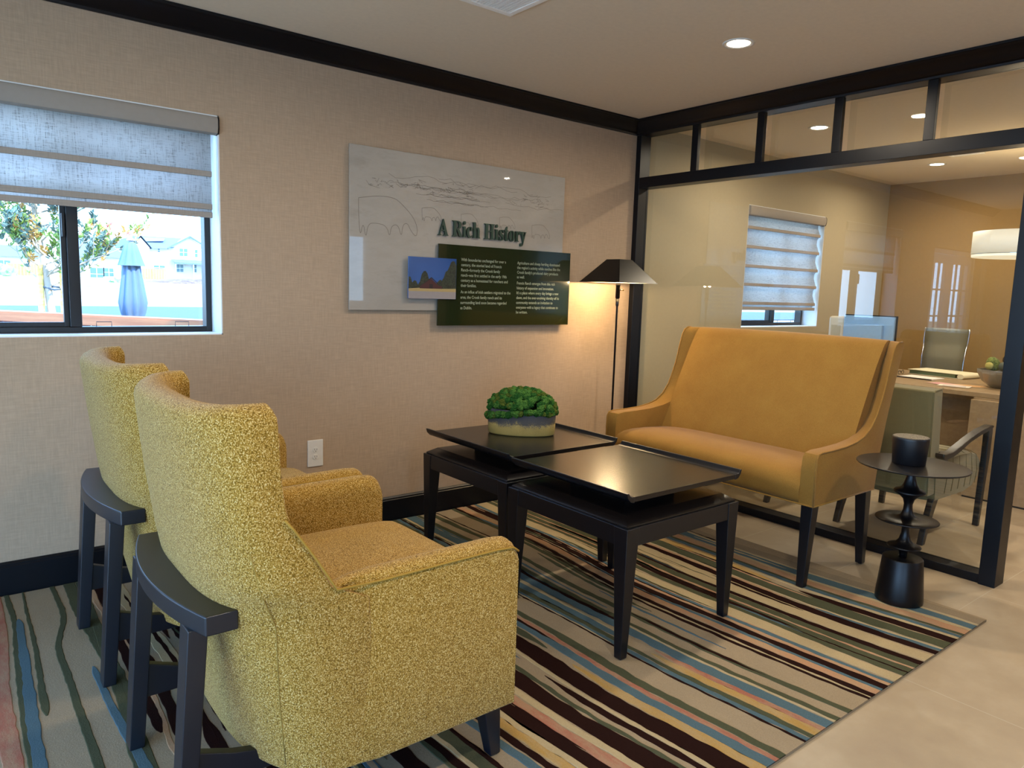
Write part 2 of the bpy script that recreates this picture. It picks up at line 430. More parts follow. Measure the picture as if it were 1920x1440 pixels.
struct('baseboard_office', MB().prism(base, .11, 4.08, 'x'), M_['black'])
struct('baseboard_far', MB().prism([(4.08+a, z) for a, z in base], -6.2, 0, 'y'), M_['black'])

# glazed partition
pt = sempty('wall_partition', (0, 0, 0))
obj('post', MB().box(0, .11, -.045, -.0005, .0, 2.606), M_['black'], pt, bevel=.002)
obj('post', MB().box(-.012, .112, -2.622, -2.545, .0, 2.606), M_['black'], pt, bevel=.002)
obj('bottom_rail', MB().box(0, .11, -2.545, -.045, .0, .048), M_['black'], pt, bevel=.003)
obj('transom_rail', MB().box(0, .11, -2.545, -.045, 2.223, 2.299), M_['black'], pt, bevel=.002)
for k in range(1, 5):
    y = -.511*k
    obj('mullion', MB().box(0, .03, y-.052, y, 2.299, 2.606), M_['black'], pt, bevel=.002)
edges = [-.045] + [v for k in range(1, 5) for v in (-.511*k, -.511*k-.052)] + [-2.545]
for k in range(5):
    obj('transom_pane', MB().box(XG, XG+.008, edges[2*k+1], edges[2*k], 2.299, 2.606), M_['glass'], pt)
obj('glass_pane', MB().box(XG, XG+.008, -2.545, -.045, .048, 2.223), M_['glass'], pt)

# ------------------------------------------------------------------ ceiling fittings
def light_area(loc, size, power, col=WARM, spread=168):
    l = bpy.data.lights.new('lamp_light', 'AREA'); l.shape = 'DISK'; l.size = size; l.energy = power; l.color = col; l.spread = math.radians(spread)
    o = bpy.data.objects.new('lamp_light', l); C.objects.link(o); o.location = loc; return o
DL = [(-.958, -1.529, 1.05, 'recessed ceiling downlight glowing above the settee in the near room'),
      (1.02, -.865, 1.0, 'recessed ceiling downlight in the office seen through the middle transom pane'),
      (3.094, -.859, 1.0, 'recessed ceiling downlight deep in the office near its rear corner'),
      (-3.03, -1.53, .55, 'recessed ceiling downlight above the two armchairs'),
      (-.958, -3.6, .8, 'recessed ceiling downlight over the tiled walkway'),
      (-3.03, -3.6, .9, 'recessed ceiling downlight behind the armchairs near the camera'),
      (1.02, -2.9, 1.0, 'recessed ceiling downlight above the near end of the desk'),
      (3.094, -2.9, 1.0, 'recessed ceiling downlight over the desk chair side'),
      (1.99, -5.4, .8, 'recessed ceiling downlight by the near wall window'),
      (-5.1, -3.6, .8, 'recessed ceiling downlight nearest the west glass doors')]
for i, (x, y, p, lab) in enumerate(DL):
    t = thing('ceiling_downlight', lab, 'ceiling light', (x, y, H), group='recessed ceiling downlights')
    obj('trim_ring', MB().lathe([(.078, 0), (.078, -.004), (.072, -.006), (.058, -.003), (.056, 0)], 40, cap=False), M_['white'], t, smooth=True)
    obj('lens', MB().lathe([(.056, -.0025), (.056, -.001)], 32), M_['lampdisc'], t)
    light_area((x, y, H-.008), .10, DOWNLIGHT*p)

M_['vent'] = mat('white_vent_enamel', '#efece4', .5)
def vent(x0, x1, y0, y1, lab, slats_along='x'):
    t = thing('ceiling_vent', lab, 'air vent', ((x0+x1)/2, (y0+y1)/2, H))
    a, b = (x1-x0)/2, (y1-y0)/2; fw = .03
    mb = MB(); mb.box(-a, a, -b, -b+fw, -.008, -.0005); mb.box(-a, a, b-fw, b, -.008, -.0005); mb.box(-a, -a+fw, -b+fw, b-fw, -.008, -.0005); mb.box(a-fw, a, -b+fw, b-fw, -.008, -.0005)
    mb.box(-.006, .006, -b+fw, b-fw, -.0075, -.0005)
    obj('frame', mb, M_['vent'], t, bevel=.002)
    obj('backing', MB().box(-a+fw, a-fw, -b+fw, b-fw, -.0015, -.0005), M_['slot'], t)
    mb = MB(); n = max(5, int((2*a-2*fw)/.016))
    for k in range(n):
        x = -a+fw+(k+.5)*(2*a-2*fw)/n; mb.box(x-.0055, x+.0055, -b+fw, b-fw, -.006, -.0025)
    obj('louvres', mb, M_['vent'], t)
vent(-2.53, -2.026, -1.54, -1.036, 'large white louvred return air vent in the ceiling of the near room')
vent(2.60, 2.78, -1.36, -1.10, 'small white air vent in the office ceiling above the desk')


# ------------------------------------------------------------------ rug: carved stripes running away from the window wall
RUGX0, RUGX1, RUGY0, RUGY1, RZ = -5.15, -.488, -2.748, -.03, .014
PAL = {'g': '#908068', 'c': '#a39270', 'b': '#22110d', 'o': '#474936', 's': '#4b5f66', 'p': '#a37d5f', 'm': '#955f4d', 'y': '#a08048', 't': '#83745f'}
KEYS = list(PAL)
def pilemat(col):
    c = lin(col)
    def f_(nt, b):
        n = noise_n(nt, coords(nt, (1, .35, 1)), 9, 4, .6); n2 = noise_n(nt, coords(nt), 210, 3, .7)
        a = mixc(nt, n, sc(c, .78), sc(c, 1.2))
        if col in (PAL['p'], PAL['m'], PAL['y']):
            n4 = noise_n(nt, coords(nt, (1, .3, 1)), 22, 5, .7); a = mixc(nt, ramp(nt, n4, [(.42, (0, 0, 0, 1)), (.62, (1, 1, 1, 1))]), a, lin('#9c8a6c'))
        nt.links.new(mixc(nt, .5, a, mixc(nt, n2, sc(c, .45), sc(c, 1.5))), b.inputs['Base Color'])
        bump(nt, b, n2, .5, .003)
    return mat('rug_pile_'+col[1:], col, .95, spec=.05, build=f_)
RM = [pilemat(PAL[k]) for k in KEYS]
rnd = random.Random(7)
def drift(x, y):
    # neighbouring stripes wander together
    v = noise.noise(Vector((x*.55, y*.42, 3.1)))*.17 + noise.noise(Vector((x*1.6, y*1.3, 9.0)))*.035
    v0 = noise.noise(Vector((x*.55, RUGY0*.42, 3.1)))*.17 + noise.noise(Vector((x*1.6, RUGY0*1.3, 9.0)))*.035
    return v-v0
rug = MB()
rug.box(RUGX0, RUGX1, RUGY0, RUGY1, 0.0, RZ-.0028, KEYS.index('g'))
def stripe(xa, xb, key, ya=RUGY0, yb=RUGY1, lvl=0, jit=.004, wan=1.0, seed=None):
    """ribbon of pile from xa to xb at the near edge"""
    sd = rnd.random()*99 if seed is None else seed
    n = max(8, int((yb-ya)/.022)); top, w0 = [], xb-xa
    L = []; Rr = []
    for i in range(n+1):
        y = ya+(yb-ya)*i/n
        d = drift((xa+xb)/2, y)*wan
        e0, e1 = 1.0, 1.0
        if ya > RUGY0+.01: e0 = min(1, (i/n)*(yb-ya)/.16)**.6
        if yb < RUGY1-.01: e1 = min(1, (1-i/n)*(yb-ya)/.16)**.6
        ww = w0*.5*e0*e1*(1+.45*noise.noise(Vector((sd, y*1.7, 0)))) + .0004
        c = (xa+xb)/2+d
        a = c-ww+jit*noise.noise(Vector((sd+5, y*16, 0)))*1.6; b = c+ww+jit*noise.noise(Vector((sd+9, y*16, 0)))*1.6
        L.append(max(RUGX0+.001, min(a, RUGX1-.002))); Rr.append(max(RUGX0+.002, min(b, RUGX1-.001)))
    zb, zt = RZ-.005, RZ-.0014+.0004*lvl
    m = KEYS.index(key); rows = []
    for i in range(n+1):
        y = ya+(yb-ya)*i/n; q = min(.003, (Rr[i]-L[i])*.3)
        rows.append([(L[i], y, zb), (L[i]+q*.4, y, zt-.001), (L[i]+q, y, zt), (Rr[i]-q, y, zt), (Rr[i]-q*.4, y, zt-.001), (Rr[i], y, zb)])
    rug.grid(rows, m); 
    rug.add(rows[0], [tuple(range(6))], m); rug.add(rows[-1], [tuple(range(5, -1, -1))], m)
ed = [(-.500,'t'),(-.578,'c'),(-.595,'s'),(-.662,'c'),(-.686,'p'),(-.743,'o'),(-.767,'s'),(-.798,'c'),(-.822,'b'),(-.876,'o'),(-.965,'c'),(-.980,'s'),(-1.002,'b'),(-1.052,'c'),(-1.156,'b'),(-1.191,'o'),(-1.238,'p'),(-1.252,'o'),(-1.292,'b'),(-1.301,'o'),(-1.337,'c'),(-1.414,'s'),(-1.439,'p'),(-1.463,'b'),(-1.501,'s'),(-1.519,'p'),(-1.562,'b'),(-1.592,'c'),(-1.604,'b'),(-1.620,'g'),(-1.736,'o'),(-1.769,'g'),(-1.818,'o'),(-1.845,'c'),(-1.860,'s'),(-1.917,'m'),(-1.947,'y'),(-1.986,'o'),(-2.014,'s'),(-2.038,'b'),(-2.050,'g'),(-2.156,'o'),(-2.197,'m'),(-2.222,'s'),(-2.266,'y'),(-2.31,'b'),(-2.39,'c'),(-2.41,'b'),(-2.44,'g'),(-2.462,'o'),(-2.482,'b'),(-2.56,'c'),(-2.59,'m'),(-2.64,'b'),(-2.69,'c'),(-2.717,'y'),(-2.755,'b'),(-2.79,'s'),(-2.83,'g'),(-2.90,'o'),(-2.94,'c'),(-2.96,'b'),(-3.0,'g'),(-3.06,'b'),(-3.12,'g'),(-3.17,'s'),(-3.22,'m'),(-3.25,'b'),(-3.31,'g'),(-3.36,'o'),(-3.40,'b'),(-3.47,'g'),(-3.52,'b'),(-3.575,'g'),(-3.60,'b'),(-3.64,'p'),(-3.66,'g'),(-3.70,'o'),(-3.745,'g')]
for i in range(len(ed)-1):
    x1, k = ed[i]; x0 = ed[i+1][0]
    if k == 'g': continue
    if rnd.random() < .30 and x1 > -3.6 and (x1-x0) < .06:
        ymid = RUGY0 + (.15+.7*rnd.random())*(RUGY1-RUGY0)
        stripe(x0, x1, k, RUGY0, ymid, lvl=1)
        if rnd.random() < .75:
            stripe(x0, x1, rnd.choice('obspcy'), ymid+.15, RUGY1, lvl=1)
    else: stripe(x0, x1, k, lvl=1)
# thin lines threaded between the main bands
for i in range(110):
    x = -.55-3.0*rnd.random(); ya = RUGY0+.3+rnd.random()*1.9; yb = min(RUGY1, ya+.35+rnd.random()*1.1); wd = .007+.02*rnd.random()
    stripe(x-wd, x, rnd.choice('bbbobsopcb'), ya, yb, lvl=2)
# sparse pale end on the left, read along the floor by the window wall
def path(pts, w_, key, lvl=2):
    pts = [Vector((a, b, 0)) for a, b in pts]; dense = []
    for i in range(len(pts)-1):
        n = max(2, int((pts[i+1]-pts[i]).length/.02))
        for j in range(n): dense.append(pts[i].lerp(pts[i+1], j/n))
    dense.append(pts[-1])
    for _ in range(30): dense = [dense[0]]+[(dense[i-1]+dense[i]*2+dense[i+1])/4 for i in range(1, len(dense)-1)]+[dense[-1]]
    rows = []; sd = rnd.random()*50
    for i, p in enumerate(dense):
        t = i/(len(dense)-1); e = min(1, (len(dense)-1-i)*.02/.06) if pts[-1].y > RUGY0+.01 else 1
        e *= min(1, (i+.3)*.02/.06) if pts[0].y < RUGY1-.01 else 1
        wv = (w_[0]+(w_[1]-w_[0])*t)*.5*max(.05, e)**.5*(1+.2*noise.noise(Vector((sd, p.y*4, 0))))
        a = p.x-wv+.004*noise.noise(Vector((sd, p.y*24, 1))); b = p.x+wv+.004*noise.noise(Vector((sd, p.y*24, 5)))
        z = RZ-.0014+.0004*lvl; rows.append([(a, p.y, RZ-.005), (a+.001, p.y, z-.001), (a+.003, p.y, z), (b-.003, p.y, z), (b-.001, p.y, z-.001), (b, p.y, RZ-.005)])
    rug.grid(rows, KEYS.index(key)); rug.add(rows[0], [tuple(range(6))], KEYS.index(key)); rug.add(rows[-1], [tuple(range(5, -1, -1))], KEYS.index(key))
path([(-4.045, RUGY1), (-4.05, -.5), (-4.08, -.9), (-4.085, -1.5), (-4.09, -2.1), (-4.1, RUGY0)], (.035, .075), 'm')
path([(-4.008, RUGY1), (-3.998, -.35), (-4.02, -.75), (-4.035, -1.2), (-4.035, -1.6), (-4.05, RUGY0)], (.02, .045), 'o')
path([(-3.985, -.33), (-4.0, -.8), (-4.022, -1.35), (-4.03, -2.0), (-4.03, RUGY0)], (.028, .06), 's', 3)
path([(-3.945, RUGY1), (-3.952, -.3), (-3.955, -.7), (-3.972, -1.0), (-3.976, -1.19)], (.010, .026), 'o')
path([(-3.832, RUGY1), (-3.826, -.42), (-3.892, -.68), (-3.885, -.95), (-3.888, -1.2), (-3.885, -1.55), (-3.9, -2.1), (-3.9, RUGY0)], (.022, .034), 'o')
path([(-3.722, RUGY1), (-3.735, -.6), (-3.755, -.95), (-3.76, -1.2), (-3.79, -1.55), (-3.8, -1.9), (-3.8, RUGY0)], (.035, .03), 'o')
path([(-3.803, -.93), (-3.80, -1.25), (-3.782, -1.55), (-3.77, -1.9), (-3.77, RUGY0)], (.022, .05), 's', 3)
path([(-3.66, RUGY1), (-3.68, -.6), (-3.69, -1.0), (-3.70, -1.5)], (.03, .035), 'b')
x = -4.16
while x > RUGX0+.08:
    wd = .02+.05*rnd.random(); stripe(x-wd, x, rnd.choice('mospcyo'), lvl=1); x -= wd+.03+.1*rnd.random()
rg = obj('area_rug', rug, RM, smooth=False)
tag(rg, 'large cream area rug with wavering brown, olive, blue and coral stripes under the seating', 'rug')

# ------------------------------------------------------------------ armchairs
def lerp(a, b, t): return a+(b-a)*t
def interp(tab, z):
    for (z0, v0), (z1, v1) in zip(tab, tab[1:]):
        if z <= z1: return lerp(v0, v1, max(0, (z-z0)/(z1-z0)))
    return tab[-1][1]
def make_armchair(label, loc):
    t = thing('armchair', label, 'armchair', loc, group='yellow armchairs side by side')
    FAB = M_['boucle']; W = .465
    XR = [(.18, -.385), (.40, -.435), (.64, -.478), (.9, -.512), (1.16, -.545)]
    XF = [(.18, -.10), (.64, -.13), (.69, -.232), (.76, -.27), (.85, -.325), (.92, -.342), (1.07, -.343), (1.12, -.345), (1.16, -.366)]
    WW = [(.18, .455), (.64, .463), (.72, .463), (.85, .445), (1.0, .425), (1.16, .405)]
    EX = [(.18, .72), (.64, .62), (1.16, .68)]
    TH = [(.18, .08), (.64, .09), (1.0, .10), (1.16, .105)]
    N = 44; ztop = 1.145
    zo = [.18, .19, .26, .36, .46, .56, .64, .67, .69, .72, .76, .80, .85, .9, .96, 1.02, 1.06, 1.095]
    rows = []
    for i in range(N+1):
        a = -PI/2+PI*i/N; s_, c_ = math.sin(a), math.cos(a)
        zr = ztop - .012*math.cos(a)**2                     # crest dips a little in the middle
        def P(z, off):
            e = interp(EX, z); cp = max(c_, 0)**e; sp_ = math.copysign(abs(s_)**e, s_)
            xf, xr, w_ = interp(XF, z), interp(XR, z), interp(WW, z)
            th = interp(TH, z)*off
            return (xf+(xr+th*1.0-xf)*cp, (w_-th*.78)*sp_)
        loop = []
        for z in zo: p = P(z, 0); loop.append((p[0], p[1], z))
        for k in range(1, 8):                                # rounded crest
            q = PI*k/8; z = 1.095+(zr-1.095)*math.sin(q); off = .5-.5*math.cos(q)
            p = P(min(z, 1.16), off); loop.append((p[0], p[1], z))
        for z in reversed(zo): p = P(z, 1); loop.append((p[0], p[1], z))
        rows.append(loop)
    mb = MB().grid(rows, close_v=True)
    nl = len(rows[0])
    for rw in (rows[0], rows[-1]): mb.add(rw, [(j, j+1, nl-2-j, nl-1-j) for j in range(nl//2-1)] + ([(nl//2-1, nl//2, nl//2+1)] if nl % 2 else []))
    bo_ = obj('backrest', mb, FAB, t, smooth=True, fix=False)
    bm = bmesh.new(); bm.from_mesh(bo_.data); bmesh.ops.remove_doubles(bm, verts=bm.verts, dist=.0002); bmesh.ops.recalc_face_normals(bm, faces=bm.faces); bm.to_mesh(bo_.data); bm.free()
    bv_ = bo_.modifiers.new('bevel', 'BEVEL'); bv_.width = .018; bv_.segments = 4; bv_.limit_method = 'ANGLE'; bv_.angle_limit = math.radians(50)
    # arms: crisp outer edge with piping, softly rolled top
    for s in (-1, 1):
        def sect(x, top):
            ins = .03 if x < -.2 else (.012 if x < -.12 else 0)
            z = lambda v: v
            return [(x, s*(W-ins), .18), (x, s*(W-ins), .3), (x, s*(W-ins), top-.02), (x, s*(W-.006-ins), top-.006), (x, s*(W-.022), top+.008), (x, s*(W-.045), top+.013),
                    (x, s*(W-.068), top+.006), (x, s*(W-.086), top-.012), (x, s*(W-.092), top-.04), (x, s*(W-.092), .3), (x, s*(W-.092), .18)]
        rws = [sect(x, tp) for x, tp in ((-.25, .660), (-.16, .683), (-.1, .687), (.1, .69), (.28, .692), (.325, .688), (.348, .676), (.358, .655))]
        m = MB().grid(rws, close_v=True); m.add(rws[0], [tuple(range(11))]); m.add(rws[-1], [tuple(reversed(range(11)))])
        arm = obj('arm', m, FAB, t, smooth=True, bevel=.008, seg=3)
        pts = [(-.345, s*.449, .875), (-.325, s*.452, .85), (-.27, s*.462, .765), (-.232, s*.467, .70), (-.222, s*.467, .682), (-.1, s*.467, .678), (.1, s*.467, .681), (.28, s*.467, .682), (.335, s*.466, .678), (.357, s*.464, .662)]
        obj('piping', MB().tube(pts, .0034, 6), M_['piping'], arm, smooth=True)
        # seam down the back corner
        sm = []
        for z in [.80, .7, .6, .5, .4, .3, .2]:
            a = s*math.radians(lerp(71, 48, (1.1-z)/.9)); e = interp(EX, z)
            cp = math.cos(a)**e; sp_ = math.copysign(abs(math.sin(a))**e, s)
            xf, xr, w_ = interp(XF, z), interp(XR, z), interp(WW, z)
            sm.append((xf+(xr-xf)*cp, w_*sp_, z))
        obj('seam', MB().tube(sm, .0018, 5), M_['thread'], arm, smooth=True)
    obj('front_panel', MB().box(.30, .352, -.374, .374, .18, .41), FAB, t, bevel=.012, seg=3)
    # seat cushion, slightly crowned
    rws = []; nx, ny = 14, 16
    for i in range(nx+1):
        X = lerp(-.34, .40, i/nx); row = []
        for j in range(ny+1):
            Y = lerp(-.372, .372, j/ny); cx = 1-abs(2*i/nx-1)**6; cy = 1-abs(2*j/ny-1)**8
            row.append((X, Y, .525+.03*cx*cy+.006*math.cos((2*j/ny-1)*1.4)))
        rws.append(row)
    top = MB().grid(rws)
    bot = [[(p[0], p[1], .41) for p in rw] for rw in rws]; top.grid(bot)
    b0 = len(top.v)
    per = [(i, 0) for i in range(nx+1)]+[(nx, j) for j in range(1, ny+1)]+[(i, ny) for i in range(nx-1, -1, -1)]+[(0, j) for j in range(ny-1, 0, -1)]
    L1 = [rws[i][j] for i, j in per]; L2 = [bot[i][j] for i, j in per]; n = len(per)
    top.add(L1+L2, [(k, (k+1) % n, n+(k+1) % n, n+k) for k in range(n)])
    so_ = obj('seat', top, FAB, t, smooth=True)
    bm = bmesh.new(); bm.from_mesh(so_.data); bmesh.ops.remove_doubles(bm, verts=bm.verts, dist=.0005); bmesh.ops.recalc_face_normals(bm, faces=bm.faces); bm.to_mesh(so_.data); bm.free()
    bv = so_.modifiers.new('bevel', 'BEVEL'); bv.width = .022; bv.segments = 4; bv.limit_method = 'ANGLE'; bv.angle_limit = math.radians(40)
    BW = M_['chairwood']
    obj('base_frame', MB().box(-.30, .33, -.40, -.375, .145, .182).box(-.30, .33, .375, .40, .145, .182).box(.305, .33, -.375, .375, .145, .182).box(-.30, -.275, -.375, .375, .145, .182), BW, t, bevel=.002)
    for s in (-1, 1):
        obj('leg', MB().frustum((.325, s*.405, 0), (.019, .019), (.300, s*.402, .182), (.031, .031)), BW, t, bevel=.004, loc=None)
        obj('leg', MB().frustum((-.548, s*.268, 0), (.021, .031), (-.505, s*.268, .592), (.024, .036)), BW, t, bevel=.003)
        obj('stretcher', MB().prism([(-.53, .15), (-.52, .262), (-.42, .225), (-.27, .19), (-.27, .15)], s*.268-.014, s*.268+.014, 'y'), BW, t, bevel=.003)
    # curved rail behind the back
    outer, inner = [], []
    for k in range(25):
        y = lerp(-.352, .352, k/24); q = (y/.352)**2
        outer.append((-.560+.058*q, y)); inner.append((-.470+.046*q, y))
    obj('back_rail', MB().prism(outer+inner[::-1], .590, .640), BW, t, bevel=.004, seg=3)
    return t
make_armchair('nearer yellow boucle armchair with a curved black back rail, right of its twin', (-3.232, -1.79, RZ))
make_armchair('farther yellow boucle armchair with black back rail, between its twin and the window wall', (-3.232, -.818, RZ))

# ------------------------------------------------------------------ tray-top tables
def make_table(label, x0, x1, y0, y1):
    cx, cy = (x0+x1)/2, (y0+y1)/2; a, b = (x1-x0)/2, (y1-y0)/2
    t = thing('coffee_table', label, 'table', (cx, cy, RZ), group='paired black tray-top tables')
    BW = M_['blackwood']; zt = .532
    for sx in (-1, 1):
        for sy in (-1, 1):
            q = .036
            obj('leg', MB().frustum((sx*(a-q*.75), sy*(b-q*.75), 0), (.018, .018), (sx*(a-q), sy*(b-q), zt), (q, q)), BW, t, bevel=.003)
    mb = MB(); z0, z1 = zt-.075, zt
    mb.box(-a+.07, a-.07, -b+.004, -b+.03, z0, z1).box(-a+.07, a-.07, b-.03, b-.004, z0, z1).box(-a+.004, -a+.03, -b+.07, b-.07, z0, z1).box(a-.03, a-.004, -b+.07, b-.07, z0, z1)
    obj('apron', mb, BW, t, bevel=.002)
    # lower top with chamfered edge
    i1 = .012
    m = MB().frustum((0, 0, zt), (a-i1, b-i1), (0, 0, zt+.008), (a-i1, b-i1)); 
    m2 = MB().frustum((0, 0, zt+.008), (a-i1, b-i1), (0, 0, zt+.034), (a-.055, b-.055))
    m.add(m2.v, m2.f); obj('lower_shelf', m, M_['tabletop'], t, bevel=.0015)
    obj('riser', MB().box(-a+.20, a-.20, -b+.20, b-.20, zt+.034, .628), BW, t)
    # tray: flat panel with flared lips on the two long sides
    ox, oy = .035, .02; A, B = a-.0, b-.01
    obj('tray_top', MB().box(-A+.02+ox, A-.02+ox, -B+oy, B+oy, .626, .646), M_['tabletop'], t, bevel=.001)
    for s in (-1, 1):
        poly = [(s*(A-.03)+ox, .622), (s*(A-.010)+ox, .626), (s*(A+.008)+ox, .644), (s*(A+.014)+ox, .664), (s*(A+.002)+ox, .664), (s*(A-.006)+ox, .652), (s*(A-.018)+ox, .6465), (s*(A-.03)+ox, .6465)]
        obj('tray_lip', MB().prism(poly, -B+oy-.001, B+oy+.001, 'y'), BW, t, bevel=.002)
    return t
make_table('black tray-top coffee table standing nearer the camera, nothing on it', -2.168, -1.448, -2.045, -1.308)
make_table('black tray-top coffee table nearer the window wall, carrying the moss planter', -2.142, -1.42, -1.262, -.525)

# planter with moss
def planter():
    t = thing('moss_planter', 'oval stoneware planter heaped with green preserved moss on the farther coffee table', 'planter', (-1.695, -.815, RZ+.647), math.radians(-44))
    def stone(nt, b):
        sep = node(nt, 'ShaderNodeSeparateXYZ'); tc_ = node(nt, 'ShaderNodeTexCoord'); nt.links.new(tc_.outputs['Object'], sep.inputs[0])
        n = noise_n(nt, coords(nt), 14, 3); n3 = noise_n(nt, coords(nt), 220, 3, .7)
        a1 = node(nt, 'ShaderNodeMath', operation='MULTIPLY_ADD'); nt.links.new(n, a1.inputs[0]); a1.inputs[1].default_value = .09; nt.links.new(sep.outputs['Z'], a1.inputs[2])
        a2 = node(nt, 'ShaderNodeMath', operation='MULTIPLY_ADD'); nt.links.new(n3, a2.inputs[0]); a2.inputs[1].default_value = .10; nt.links.new(a1.outputs[0], a2.inputs[2])
        nt.links.new(ramp(nt, a2.outputs[0], [(.11, '#b09652'), (.150, '#a38a4a'), (.166, '#4f4943'), (.25, '#3c3840')]), b.inputs['Base Color'])
        bump(nt, b, n3, .4, .003)
    ms = mat('two_tone_stoneware', '#777', .7, build=stone)
    prof = [(.94, 0), (.985, .006), (1.0, .05), (1.003, .058), (.996, .060), (1.003, .063), (1.01, .135), (1.0, .14), (.95, .14), (.93, .12), (.92, .05)]
    obj('pot', MB().lathe(prof, 56, sx=.185, sy=.098), ms, t, smooth=True)
    def moss(c1, c2):
        def f_(nt, b):
            n = noise_n(nt, coords(nt), 160, 4, .7); nt.links.new(ramp(nt, n, [(.3, c1), (.7, c2)]), b.inputs['Base Color']); bump(nt, b, n, 1, .006)
        return f_
    mm = [mat('moss_a', '#2f5a22', .95, spec=.1, build=moss('#13300e', '#35682a')), mat('moss_b', '#4b7a2f', .95, spec=.1, build=moss('#1f4516', '#5f8a3c')), mat('moss_c', '#6b7030', .95, spec=.1, build=moss('#33400f', '#62702c'))]
    rr = random.Random(3); mb = MB()
    def clump(c, R, m):
        bm = bmesh.new(); bmesh.ops.create_icosphere(bm, subdivisions=3, radius=R)
        for v in bm.verts:
            n = noise.noise(v.co*90+Vector(c)*40)*.45+noise.noise(v.co*260+Vector(c)*90)*.35
            v.co *= 1+n*.5+rr.uniform(-.16, .2)
        vs = [(v.co.x+c[0], v.co.y+c[1], v.co.z*.9+c[2]) for v in bm.verts]; mb.add(vs, [tuple(x.index for x in f.verts) for f in bm.faces], m); bm.free()
    for k in range(330):
        a = rr.random()*2*PI; q = math.sqrt(rr.random()); X = .185*q*math.cos(a); Y = .105*q*math.sin(a)
        Z = .15+.085*(1-q**3)+rr.uniform(-.008, .01); clump((X, Y, Z), rr.uniform(.012, .021), rr.choice((0, 0, 1, 1, 2)))
    for k in range(72):
        a = 2*PI*k/72+rr.random()*.1; dz = .03*max(0, -math.cos(a))+.012*rr.random()
        clump((.185*math.cos(a), .102*math.sin(a), .135-dz), rr.uniform(.014, .021), rr.choice((0, 1, 1, 0, 2)))
    mo = obj('moss', mb, mm, t, smooth=False, fix=False)
planter()

